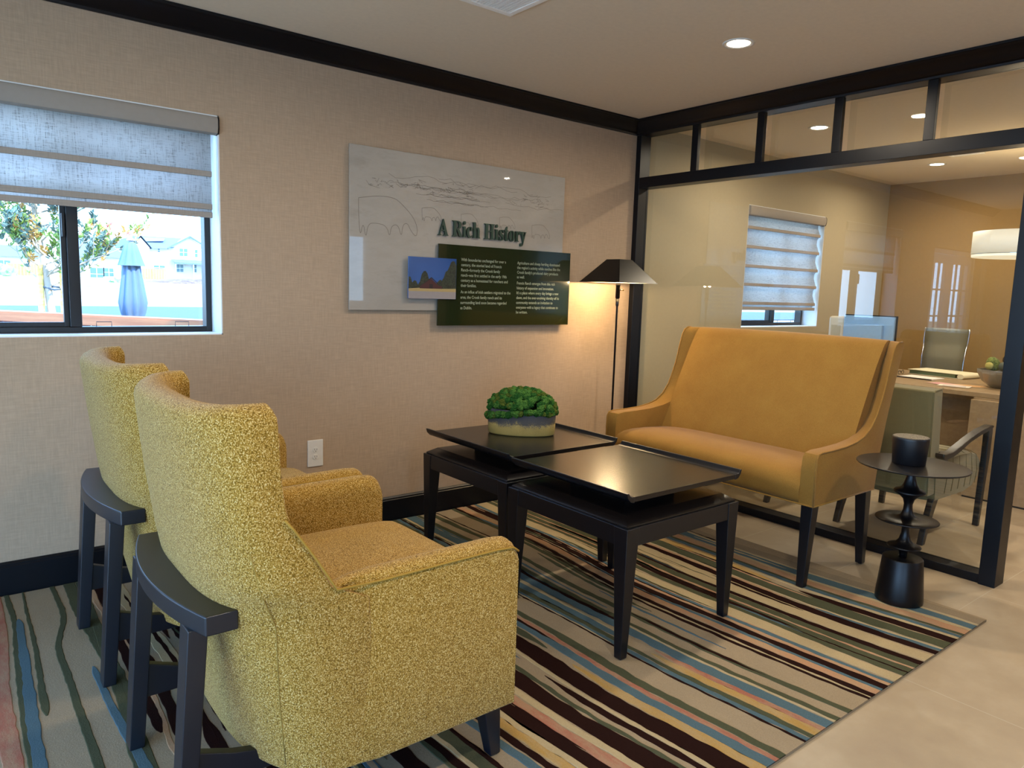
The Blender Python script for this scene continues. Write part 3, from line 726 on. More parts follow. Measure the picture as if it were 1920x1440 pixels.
# ------------------------------------------------------------------ settee
def settee():
    t = thing('settee', 'high-backed ochre velvet settee with swooping arms on black tapered legs before the glass', 'settee', (-.45, -1.375, 0))
    V = M_['velvet']; Y = .705; OX = .45
    # side profile: front edge (x outer, x inner, z) from arm front up the wing to the top
    F = [(-.872, -.872, .43), (-.874, -.874, .60), (-.872, -.868, .668), (-.860, -.850, .690), (-.83, -.80, .697), (-.72, -.69, .697), (-.59, -.545, .702), (-.49, -.43, .715), (-.415, -.345, .735), (-.345, -.275, .778), (-.292, -.225, .84), (-.250, -.185, .925), (-.222, -.155, 1.0), (-.195, -.118, 1.10), (-.172, -.085, 1.175), (-.152, -.07, 1.208), (-.118, -.055, 1.224), (-.08, -.04, 1.226)]
    Rr = [(-.245, .43), (-.22, .62), (-.178, .80), (-.12, 1.0), (-.072, 1.15), (-.055, 1.20), (-.062, 1.222)]
    wt = .078
    for s in (-1, 1):
        outer = [(a+OX, s*Y, z) for a, b, z in F] + [(x+OX, s*Y, z) for x, z in reversed(Rr)]
        inner = [(b+OX, s*(Y-wt), z) for a, b, z in F] + [(x+OX, s*(Y-wt), z) for x, z in reversed(Rr)]
        n = len(outer); m = MB().add(outer+inner, [tuple(range(n)), tuple(reversed(range(n, 2*n)))]+[(i, (i+1) % n, n+(i+1) % n, n+i) for i in range(n)])
        wg = obj('side_wing', m, V, t, smooth=True, bevel=.012, seg=4)
        obj('piping', MB().tube([(a+OX-.001, s*(Y+.0), z+.001) for a, b, z in F], .0045, 6), V, wg, smooth=True)
        obj('piping', MB().tube([(OX+x, s*(Y+.0), z) for x, z in [(-.872, .432), (-.245, .432)]], .0045, 6), V, wg, smooth=True)
    # back cushion
    pf = [(-.44, .50), (-.425, .58), (-.385, .66), (-.325, .80), (-.255, .95), (-.185, 1.09), (-.135, 1.175), (-.115, 1.205), (-.09, 1.224), (-.065, 1.230), (-.04, 1.222), (-.022, 1.20), (-.06, 1.06), (-.125, .85), (-.19, .62), (-.238, .43), (-.44, .43)]
    rws = []
    for j in range(21):
        v = lerp(-1, 1, j/20); k = 1-v*v
        rws.append([(x+OX-.018*k*(1 if i < 8 else 0)*min(1, i/3), v*(Y-wt+.001), z+(.008*k if z > 1.1 else 0)) for i, (x, z) in enumerate(pf)])
    m = MB().grid(rws, close_v=True); m.add(rws[0], [tuple(range(len(pf)))]); m.add(rws[-1], [tuple(reversed(range(len(pf))))])
    obj('backrest', m, V, t, smooth=True, bevel=.008, seg=2)
    # outside back skin of the wings behind is closed by the cushion; seat
    ps = [(-.866, .432), (-.876, .47), (-.882, .52), (-.874, .557), (-.850, .583), (-.80, .599), (-.72, .606), (-.60, .604), (-.48, .596), (-.38, .59), (-.30, .58), (-.30, .432)]
    rws = []
    for j in range(25):
        v = lerp(-1, 1, j/24); k = 1-abs(v)**5
        rws.append([(x+OX-.012*k*(1 if 1 <= i <= 4 else 0), v*(Y-wt+.0015), z-(0 if z < .5 else .022*(1-k))) for i, (x, z) in enumerate(ps)])
    m = MB().grid(rws, close_v=True); m.add(rws[0], [tuple(range(len(ps)))]); m.add(rws[-1], [tuple(reversed(range(len(ps))))])
    obj('seat', m, V, t, smooth=True)
    obj('piping', MB().tube([(-.872+OX, -Y, .432), (-.878+OX, 0, .436), (-.872+OX, Y, .432)], .0045, 6), V, t, smooth=True)
    BW = M_['blackwood']
    for s in (-1, 1):
        obj('leg', MB().frustum((-.862+OX, s*.672, RZ+.001), (.019, .019), (-.838+OX, s*.670, .435), (.031, .031)), BW, t, bevel=.003)
        l = obj('leg', MB().frustum((-.248+OX, s*.668, .006), (.019, .019), (-.292+OX, s*.668, .435), (.030, .031)), BW, t, bevel=.003)
        obj('glide', MB().lathe([(.010, 0), (.011, .006)], 16, c=(-.248+OX, s*.668)), M_['gunmetal'], l)
settee()

# ------------------------------------------------------------------ pedestal side table and canister
def pedestal():
    t = thing('pedestal_table', 'round dark bronze pedestal table with stacked spindle discs beside the settee', 'side table', (-.612, -2.41, RZ))
    B = M_['bmetal']
    o = obj('base', MB().lathe([(.098, 0), (.105, .004), (.1045, .03), (.0885, .212), (.086, .216), (.03, .2165)], 64), B, t, smooth=True, bevel=.001)
    st = [(.017, .215), (.0175, .235), (.024, .252), (.050, .262), (.0735, .268), (.0745, .272), (.07, .276), (.040, .285), (.026, .305), (.0185, .335), (.018, .36), (.026, .382), (.045, .391), (.09, .397), (.1365, .400), (.1375, .404), (.135, .4065), (.09, .407), (.046, .413), (.030, .424), (.0205, .45), (.019, .478), (.026, .503), (.048, .523), (.0675, .533), (.0695, .539), (.065, .545), (.042, .553), (.029, .575), (.0195, .61), (.0185, .64), (.0185, .661)]
    obj('spindle', MB().lathe(st, 64), B, t, smooth=True)
    obj('top', MB().lathe([(.02, .655), (.20, .658), (.238, .663), (.241, .667), (.238, .671), (.02, .671)], 96), B, t, smooth=True, bevel=.001)
    c = thing('canister', 'short black cylindrical canister with a speckled silver lid on the pedestal table', 'canister', (-.612, -2.392, RZ+.6712))
    obj('body', MB().lathe([(.069, 0), (.071, .002), (.079, .118), (.079, .128), (.0765, .130), (.0755, .1275)], 64), mat('matte_black_ceramic', '#0c0d12', .42), c, smooth=True)
    def lidf(nt, b):
        v = node(nt, 'ShaderNodeTexVoronoi'); v.inputs['Scale'].default_value = 260; nt.links.new(coords(nt), v.inputs['Vector'])
        nt.links.new(ramp(nt, v.outputs['Distance'], [(.2, '#b7ae9f'), (.6, '#4a443c')]), b.inputs['Base Color']); b.inputs['Metallic'].default_value = .7; bump(nt, b, v.outputs['Distance'], .8, .002)
    obj('lid', MB().lathe([(.0754, .120), (.0754, .1285), (.073, .1305)], 64), mat('hammered_silver', '#999', .35, build=lidf), c, bevel=.0005)
pedestal()

# ------------------------------------------------------------------ floor lamp
def floor_lamp():
    x, y = -.42, -.28
    t = thing('floor_lamp', 'slim black floor lamp with a pyramid metal shade lit in the corner behind the settee', 'floor lamp', (x, y, RZ if x < RUGX1 else 0))
    s0, s1, z0, z1, th = .192, .062, 1.512, 1.672, .004
    mb = MB()
    def ring(h, z): return [(-h, -h, z), (h, -h, z), (h, h, z), (-h, h, z)]
    v = ring(s0, z0)+ring(s1, z1)+ring(s0-.006, z0)+ring(s1-.006, z1-.008)
    fs = []
    for k in range(4):
        k2 = (k+1) % 4; fs += [(k, k2, 4+k2, 4+k), (8+k, 12+k, 12+k2, 8+k2), (k, 8+k, 8+k2, k2)]
    fs += [(4, 5, 6, 7), (12, 15, 14, 13)]
    mb.add(v, fs); obj('lamp_shade', mb, M_['gunmetal'], t)
    def inner(nt, b): b.inputs['Roughness'].default_value = .5
    mi = mat('cream_enamel', '#e8dcc0', .5)
    v = ring(s0-.0075, z0+.001)+ring(s1-.0075, z1-.010)
    obj('shade_lining', MB().add(v, [(k, 4+k, 4+(k+1) % 4, (k+1) % 4) for k in range(4)]+[(7, 6, 5, 4)]), mi, t, fix=False)
    obj('socket', MB().lathe([(.0135, 1.405), (.0155, 1.407), (.0155, 1.492), (.0175, 1.494), (.0175, 1.500), (.0155, 1.502), (.0175, 1.505), (.0175, 1.511), (.011, 1.514)], 24), M_['gunmetal'], t, smooth=True)
    obj('switch_knob', MB().tube([(.014, -.010, 1.462), (.034, -.024, 1.462)], [.003, .005], 10), M_['brass'], t, smooth=True)
    obj('pole', MB().lathe([(.0072, .02), (.0072, 1.345), (.0115, 1.356), (.0115, 1.406)], 16), M_['blackwood'], t, smooth=True)
    obj('base', MB().lathe([(.13, 0), (.132, .004), (.132, .014), (.128, .018), (.02, .021)], 48), M_['blackwood'], t, smooth=True)
    obj('bulb', MB().lathe([(.008, 1.514), (.010, 1.53), (.020, 1.55), (.027, 1.58), (.022, 1.605), (.008, 1.62)], 20), emis('lamp_bulb', (1, .72, .42), 6), t, smooth=True)
    l = bpy.data.lights.new('lamp_light', 'POINT'); l.energy = LAMP; l.color = (1, .72, .38); l.shadow_soft_size = .03
    o = bpy.data.objects.new('lamp_light', l); C.objects.link(o); o.location = (x, y, 1.545)
    o.parent = t; o.location = (0, 0, 1.53)

floor_lamp()

# ------------------------------------------------------------------ outlet
def outlet():
    t = thing('wall_outlet', 'white duplex power outlet low on the linen wall behind the armchairs', 'power outlet', (-2.535, 0, .487))
    obj('cover_plate', MB().box(-.046, .046, -.006, -.0002, -.077, .077), M_['white'], t, bevel=.003, seg=3)
    for s in (.0205, -.0205):
        r_ = obj('receptacle', MB().lathe([(.0165, 0), (.0165, .003), (.0155, .0035)], 28), M_['white'], t, bevel=.0005)
        r_.rotation_euler = (PI/2, 0, 0); r_.location = (0, -.0058, s)
        m = MB().box(-.0075, -.0055, -.0015, .0075, .003, .0042).box(.0050, .0070, -.0015, .0065, .003, .0042)
        m.lathe([(.0024, .003), (.0024, .0042)], 12, c=(0, -.0075))
        obj('slots', m, M_['slot'], r_)
outlet()

# ------------------------------------------------------------------ history sign: three stacked panels, letters, text
def text_mb(s, size, mat_, parent, name, loc, extrude=.0004, sx=1.0, align='LEFT', bold=0):
    cu = bpy.data.curves.new(name, 'FONT'); cu.body = s; cu.size = size; cu.extrude = extrude; cu.align_x = align; cu.offset = bold
    cu.space_line = 1.0; cu.resolution_u = 3
    tmp = bpy.data.objects.new('tmp', cu); C.objects.link(tmp)
    bpy.context.view_layer.update(); dg = bpy.context.evaluated_depsgraph_get()
    me = bpy.data.meshes.new_from_object(tmp.evaluated_get(dg)); bpy.data.objects.remove(tmp)
    me.name = name; me.materials.clear(); me.materials.append(mat_)
    for v in me.vertices: v.co = Vector((v.co.x*sx, -v.co.z, v.co.y))
    o = bpy.data.objects.new(name, me); C.objects.link(o); o.parent = parent; o.location = loc
    return o, (max(v.co.x for v in me.vertices) if me.vertices else 0)
def sign():
    t = thing('history_sign', 'layered wall sign reading A Rich History, grey panel, green text board and barn photo', 'wall sign', (0, 0, 0))
    x0, x1, z0, z1 = -2.340, -.728, 1.300, 2.216
    def pan(nt, b):
        n = noise_n(nt, coords(nt, (1, 1, 3)), 3.2, 5, .7)
        nt.links.new(ramp(nt, n, [(.35, '#938b80'), (.55, '#999186'), (.7, '#8e867b')]), b.inputs['Base Color']); b.inputs['Coat Weight'].default_value = .6; b.inputs['Coat Roughness'].default_value = .02
    pm = mat('frosted_grey_acrylic', '#a09689', .45, build=pan)
    bp = obj('back_panel', MB().box(x0, x1, -.026, -.018, z0, z1), pm, t, bevel=.001)
    for q in (x0+.25, x1-.30): obj('standoff', MB().box(q, q+.05, -.018, -.0002, z0+.15, z1-.15), M_['slot'], t)
    sk = mat('pencil_line', '#766e64', .8)
    cow = [(-2.284, 1.927), (-2.164, 1.951), (-2.059, 1.95), (-2.009, 1.921), (-1.928, 1.851), (-1.897, 1.785), (-1.906, 1.732), (-1.945, 1.77), (-1.968, 1.814), (-2.0, 1.80), (-2.007, 1.725), (-2.03, 1.80), (-2.075, 1.79), (-2.085, 1.72), (-2.105, 1.786), (-2.172, 1.797), (-2.225, 1.79), (-2.237, 1.701), (-2.255, 1.80), (-2.274, 1.707), (-2.284, 1.854), (-2.284, 1.927)]
    m = MB()
    def line(pts, w=.0035):
        for (a, b), (c, d) in zip(pts, pts[1:]):
            v = Vector((c-a, d-b)); 
            if v.length < 1e-5: continue
            n_ = Vector((-v.y, v.x)).normalized()*w/2; e = v.normalized()*w*.3
            m.add([(a-n_.x-e.x, -.0265, b-n_.y-e.y), (c-n_.x+e.x, -.0265, d-n_.y+e.y), (c+n_.x+e.x, -.0265, d+n_.y+e.y), (a+n_.x-e.x, -.0265, b+n_.y-e.y)], [(0, 1, 2, 3)])
    def smooth(p, k=3):
        for _ in range(k): p = [p[0]]+[q for a, b in zip(p, p[1:]) for q in ((a[0]*.75+b[0]*.25, a[1]*.75+b[1]*.25), (a[0]*.25+b[0]*.75, a[1]*.25+b[1]*.75))]+[p[-1]]
        return p
    line(smooth(cow, 2))
    for cx, cz, k in ((-1.80, 1.88, .36), (-1.52, 1.87, .34), (-1.22, 1.875, .34), (-.93, 1.84, .42)):
        line(smooth([((a+2.09)*k+cx, (b-1.85)*k+cz) for a, b in cow], 2), .0025)
    rr = random.Random(5)
    for base_, amp, cnt in ((2.03, .012, 5), (1.99, .010, 4), (2.08, .02, 3), (1.96, .006, 3)):
        for _ in range(cnt):
            a = rr.uniform(-2.28, -1.2); L = rr.uniform(.3, .7)
            line([(min(x1-.02, a+L*i/14), base_+amp*noise.noise(Vector((i*.5, a*7, _)))*2+rr.uniform(-.004, .004)) for i in range(15)], .0022)
    for cx in (-2.02, -1.02, -1.62):
        for k in range(26):
            a = rr.uniform(0, PI); q = rr.uniform(.3, 1)*.17; X, Z = cx+q*1.3*math.cos(a), 2.0+q*.45*math.sin(a)
            line([(X, Z), (X+rr.uniform(-.03, .03), Z+rr.uniform(-.012, .012)), (X+rr.uniform(-.05, .05), Z+rr.uniform(-.02, .015))], .0022)
    obj('pencil_sketch', m, sk, bp, fix=False)
    gm = mat('dark_green_acrylic', '#19220f', .12, spec=.4, **{'Coat Weight': .25, 'Coat Roughness': .02})
    gx0, gx1, gz0, gz1 = -1.762, -.667, 1.208, 1.706
    gp = obj('text_board', MB().box(gx0, gx1, -.046, -.040, gz0, gz1), gm, t, bevel=.0008)
    for q in (gx0+.2, gx1-.25): obj('standoff', MB().box(q, q+.05, -.040, -.026, 1.35, 1.65), M_['slot'], gp)
    tm = mat('pale_green_lettering', '#8c917c', .7)
    def col(lines, x, z, lh, wmax=None):
        for i, s in enumerate(lines):
            if s: text_mb(s, .0300, tm, gp, 'text_line', (x, -.0466, z-i*lh), .0002, sx=.80)
    lh = .0332
    A = ['With boundaries unchanged for over a', 'century, the storied land of Francis', 'Ranch\u2013formerly the Crook family', 'ranch\u2013was first settled in the early 19th', 'century as a homestead for ranchers and', 'their families.']
    B_ = ['As an influx of Irish settlers migrated to the', 'area, the Crook family ranch and its', 'surrounding land soon became regarded', 'as Dublin.']
    C_ = ['Agriculture and sheep herding dominated', 'the region\u2019s activity while ranches like the', 'Crook family\u2019s produced dairy products', 'as well.']
    D_ = ['Francis Ranch emerges from this rich', 'history of expansion and innovation.', 'It\u2019s a place where every day brings a new', 'dawn, and the ever-evolving identity of its', 'community extends an invitation to', 'everyone\u2013with a legacy that continues to', 'be written.']
    def colh(lines, x, za, zb):
        for i, s in enumerate(lines):
            z = za+(zb-za)*i/max(1, len(lines)-1)
            text_mb(s, .0262, tm, gp, 'text_line', (x, -.0466, z), .0002, sx=.86, bold=.0003)
    colh(A, -1.592, 1.610, 1.450); colh(B_, -1.592, 1.410, 1.310); colh(C_, -1.143, 1.610, 1.518); colh(D_, -1.143, 1.478, 1.285)
    dm = mat('green_raised_letters', '#22382b', .4)
    word = ''.join(chr(0x1D400+ord(c)-65) if 'A' <= c <= 'Z' else chr(0x1D41A+ord(c)-97) if 'a' <= c <= 'z' else c for c in 'A Rich History')
    o, wd = text_mb(word, .142, dm, t, 'title_lettering', (-1.758, -.036, 1.757), .007, sx=1.0)
    k = .687/max(wd, .01)
    for v in o.data.vertices: v.co.x *= k
    # framed photo of a red barn
    px0, px1, pz0, pz1 = -1.977, -1.636, 1.371, 1.619
    ph = obj('photo_print', MB().box(px0, px1, -.060, -.053, pz0, pz1), mat('photo_sky_print', '#2b4f8c', .2, build=lambda nt, b: (nt.links.new(ramp(nt, noise_n(nt, coords(nt, (1, 1, 2)), 2, 2), [(.3, '#1f3d74'), (.7, '#2f5690')]), b.inputs['Base Color'])), **{'Coat Weight': .5}), t, bevel=.0008)
    obj('standoff', MB().box(-1.72, -1.68, -.053, -.046, 1.42, 1.56), M_['slot'], ph); obj('standoff', MB().box(-1.95, -1.90, -.053, -.026, 1.42, 1.56), M_['slot'], ph)
    cols = [mat('print_trees', '#2e3327', .5, build=lambda nt, b: nt.links.new(ramp(nt, noise_n(nt, coords(nt), 110, 4, .7), [(.35, '#0c0f08'), (.65, '#343b28')]), b.inputs['Base Color'])), mat('print_barn', '#3f1a1b', .5), mat('print_grass', '#a08a5a', .5), mat('print_road', '#8b8280', .5), mat('print_dark', '#1c0f10', .5)]
    m = MB(); W = px1-px0; Hh = pz1-pz0
    def poly(pts, k, d): m.add([(px0+a*W, -.0602-.00015*d, pz0+b*Hh) for a, b in pts], [tuple(range(len(pts)))], k)
    def bush(a0, a1, b0, hts, k, d):
        pts = [(a0, b0)]; n = 26
        for i in range(n+1):
            t_ = i/n; h = 0
            for c, wd_, hh in hts: h = max(h, hh*max(0, 1-((t_-c)/wd_)**2)**.5)
            pts.append((a0+(a1-a0)*t_, b0+h+.03*noise.noise(Vector((i*1.9, d, 0)))))
        pts.append((a1, b0)); poly(pts, k, d)
    bush(.005, .995, .2, [(.02, .06, .34), (.13, .08, .24), (.33, .11, .48), (.5, .2, .2), (.66, .08, .28), (.8, .09, .5), (.93, .14, .74)], 0, 1)
    poly([(.005, .005), (.995, .005), (.995, .19), (.005, .19)], 3, 2); poly([(.005, .18), (.995, .18), (.995, .26), (.6, .25), (.3, .27), (.005, .24)], 2, 3)
    poly([(.23, .25), (.70, .25), (.70, .31), (.62, .33), (.47, .49), (.42, .47), (.30, .36), (.23, .30)], 1, 4)
    poly([(.30, .355), (.29, .34), (.47, .50), (.66, .31), (.65, .34), (.47, .53)], 4, 5); poly([(.43, .25), (.50, .25), (.50, .36), (.43, .36)], 4, 5)
    obj('printed_picture', m, cols, ph, fix=False)
sign()

# ------------------------------------------------------------------ office behind the glass
DZ = .79
def desk():
    t = thing('office_desk', 'long tan wood desk with a full-height end panel in the glazed office', 'desk', (2.45, -1.6, 0))
    W_ = M_['deskwood']
    obj('desktop', MB().box(-.57, .72, -1.32, 1.28, DZ-.036, DZ), W_, t, bevel=.003)
    obj('end_panel', MB().box(-.65+.02, -.60+.02, -1.32, -.19, .0, DZ-.05).box(-.58, -.50, -1.30, -.19, DZ-.10, DZ-.037), W_, t, bevel=.002)
    obj('modesty_panel', MB().box(-.14, -.10, -.185, 1.24, .10, DZ-.037), W_, t, bevel=.002)
    obj('leg', MB().box(.60, .68, -1.30, -1.22, 0, DZ-.037), W_, t); obj('leg', MB().box(.60, .68, 1.18, 1.26, 0, DZ-.037), W_, t)
    obj('leg', MB().box(-.16, -.08, 1.18, 1.26, 0, .10), W_, t)
    obj('kick_strip', MB().box(-.632, -.622, -1.30, -.20, .0, .012), M_['slot'], t)
desk()
GF = mat('olive_grey_upholstery', '#6f6546', .85, spec=.2, build=linen('#786d4c', .06, 1, .05), **{'Sheen Weight': .2})
def guest_chair(label, x, y):
    t = thing('guest_chair', label, 'chair', (x, y, 0), group='upholstered guest chairs facing the desk')
    BW = M_['blackwood']; hw = .28
    # backrest: upright boxed pad, slightly raked
    v = MB().add([(-.05, -hw, .30), (.085, -hw, .30), (.085, hw, .30), (-.05, hw, .30), (-.10, -hw, .935), (.02, -hw, .945), (.02, hw, .945), (-.10, hw, .935)], [(3,2,1,0),(4,5,6,7),(0,1,5,4),(1,2,6,5),(2,3,7,6),(3,0,4,7)])
    bk = obj('backrest', v, GF, t, bevel=.012, seg=3)
    for s in (-1, 1):
        obj('piping', MB().tube([(-.05, s*hw, .31), (-.10, s*hw, .93), (-.09, s*hw, .938), (.012, s*hw, .947)], .004, 6), GF, bk)
    # channelled seat: pleats wrap over the front
    n = 60; rws = []
    path_ = [(.02, .50), (.12, .515), (.25, .525), (.40, .528), (.54, .520), (.64, .498), (.70, .45), (.715, .39), (.69, .32), (.61, .265), (.48, .245), (.05, .25)]
    for i in range(n+1):
        yv = lerp(-hw-.005, hw+.005, i/n); ph = (i/n*7) % 1; g = .012*(1-abs(2*ph-1)**4)*.0
        edge = 1-abs(2*i/n-1)**6
        rws.append([(px+ (0), yv, pz-(.02*(1-edge) if pz > .4 else -.015*(1-edge))) for px, pz in path_])
    m = MB().grid(rws, close_v=True); m.add(rws[0], [tuple(range(12))]); m.add(rws[-1], [tuple(reversed(range(12)))])
    st = obj('seat', m, GF, t, smooth=True, bevel=.01, seg=2)
    for k, xx in enumerate((.16, .26, .36, .46, .55, .63)):
        zt = interp([(.0, .50), (.25, .528), (.54, .522), (.64, .50), (.70, .42)], xx)
        obj('seam', MB().tube([(xx+.02, -hw-.006, .29), (xx+.035, -hw-.0065, .38), (xx, -hw-.004, zt-.02), (xx-.01, -hw+.03, zt+.001), (xx-.01, hw-.03, zt+.001), (xx, hw+.004, zt-.02)], .002, 5), mat('seam_thread', '#5d5539', .9) if k == 0 else bpy.data.materials['seam_thread'], st)
    for s in (-1, 1):
        Y = s*.305
        # arm and front leg, swept
        arm = [(.0, .565), (.03, .558), (.14, .562), (.24, .585), (.40, .625), (.56, .655), (.70, .668), (.745, .668), (.752, .655), (.70, .640), (.55, .622), (.38, .592), (.24, .55), (.14, .528), (.03, .522), (.0, .54)]
        obj('armrest', MB().prism(arm, Y-.026, Y+.026, 'y'), BW, t, bevel=.006, seg=3)
        leg = [(.752, .66), (.762, .62), (.758, .45), (.735, .25), (.712, .0), (.682, .0), (.69, .25), (.702, .45), (.698, .645)]
        obj('leg', MB().prism(leg, Y-.018, Y+.018, 'y'), BW, t, bevel=.004)
        rl = [(.14, .30), (.06, .30), (-.01, .12), (-.045, .0), (-.01, .0), (.03, .10), (.085, .2)]
        obj('leg', MB().prism(rl, s*.262-.018, s*.262+.018, 'y'), BW, t, bevel=.004)
        obj('arm_support', MB().box(.07, .13, s*.262 if s > 0 else -.305, s*.305 if s > 0 else -.262, .50, .56), BW, t, bevel=.003)
    return t
guest_chair('olive upholstered guest chair with curved black arms, behind the pedestal table', .405, -1.84)
guest_chair('olive upholstered guest chair mostly hidden behind the settee back', .405, -.80)
def desk_chair():
    t = thing('office_chair', 'tall grey-green leather office chair with a slim chrome edge behind the desk', 'office chair', (3.42, -.965, 0), math.radians(8))
    L_ = mat('grey_green_leather', '#68644f', .5)
    hw = .178; pf = [(.02, .50), (-.01, .62), (-.045, .80), (-.035, .92), (.01, 1.05), (.03, 1.20)]
    def interp_s(v):
        t_ = v*(len(pf)-1); i = min(int(t_), len(pf)-2); q = t_-i; q = q*q*(3-2*q)*.5+q*.5
        return lerp(pf[i][0], pf[i+1][0], q), lerp(pf[i][1], pf[i+1][1], q)
    rws = []
    for i in range(25):
        x, z = interp_s(i/24); w_ = hw*(1+.03*math.cos(i/24*2*PI))
        rws.append([(x, -w_, z), (x-.012, -w_*.5, z), (x-.014, 0, z), (x-.012, w_*.5, z), (x, w_, z)])
    b_ = obj('backrest', MB().grid(rws), L_, t, smooth=True); sm = b_.modifiers.new('sol', 'SOLIDIFY'); sm.thickness = .02; sm.offset = 0
    for s in (-1, 1): obj('edge_rail', MB().tube([(x_[0][0], s*abs(x_[0][1])+s*.004, x_[0][2]) for x_ in rws], .009, 8), M_['chrome'], t, smooth=True)
    obj('seat', MB().box(-.48, .02, -.25, .25, .46, .52), L_, t, bevel=.02, seg=3)
    obj('column', MB().lathe([(.03, .08), (.03, .46)], 20, c=(-.22, 0)), M_['chrome'], t, smooth=True)
    m = MB()
    for k in range(5):
        a = 2*PI*k/5; m.tube([(-.22, 0, .10), (-.22+.28*math.cos(a), .28*math.sin(a), .06)], [.022, .012], 8)
    obj('star_base', m, M_['chrome'], t)
    for k in range(5):
        a = 2*PI*k/5; obj('caster', MB().lathe([(.012, 0), (.024, .01), (.024, .04), (.012, .05)], 14, c=(-.22+.28*math.cos(a), .28*math.sin(a))), M_['black'], t, smooth=True)
desk_chair()
def monitor():
    t = thing('computer_monitor', 'black-edged monitor seen from behind at the far end of the desk, catching blue daylight', 'monitor', (2.30, -.74, DZ+.001))
    bl = mat('satin_blue_grey_plastic', '#8db4dc', .25, metal=.0)  # sky reflection put into the base colour as pale blue
    obj('screen_back', MB().box(-.0, .03, -.232, .215, .16, .515), bl, t, bevel=.004)
    obj('bezel', MB().box(.0305, .045, -.242, .225, .15, .525), M_['black'], t, bevel=.002)
    obj('mount_housing', MB().box(-.045, -.001, -.15, .18, .20, .44), bl, t, bevel=.004)
    obj('stand', MB().box(-.03, .03, -.04, .04, .012, .2).box(-.08, .10, -.12, .12, .0, .012), M_['black'], t, bevel=.003)
    k = thing('desktop_speaker', 'cream rounded desktop cabinet standing left of the monitor', 'speaker', (2.42, -.43, DZ+.001))
    obj('body', MB().box(-.07, .07, -.075, .075, .0, .50), mat('cream_plastic', '#d6ccb4', .4), k, bevel=.022, seg=4)
    obj('rear_panel', MB().box(-.072, -.069, -.045, .045, .04, .42), mat('beige_plastic', '#b8ac90', .5), k)
monitor()
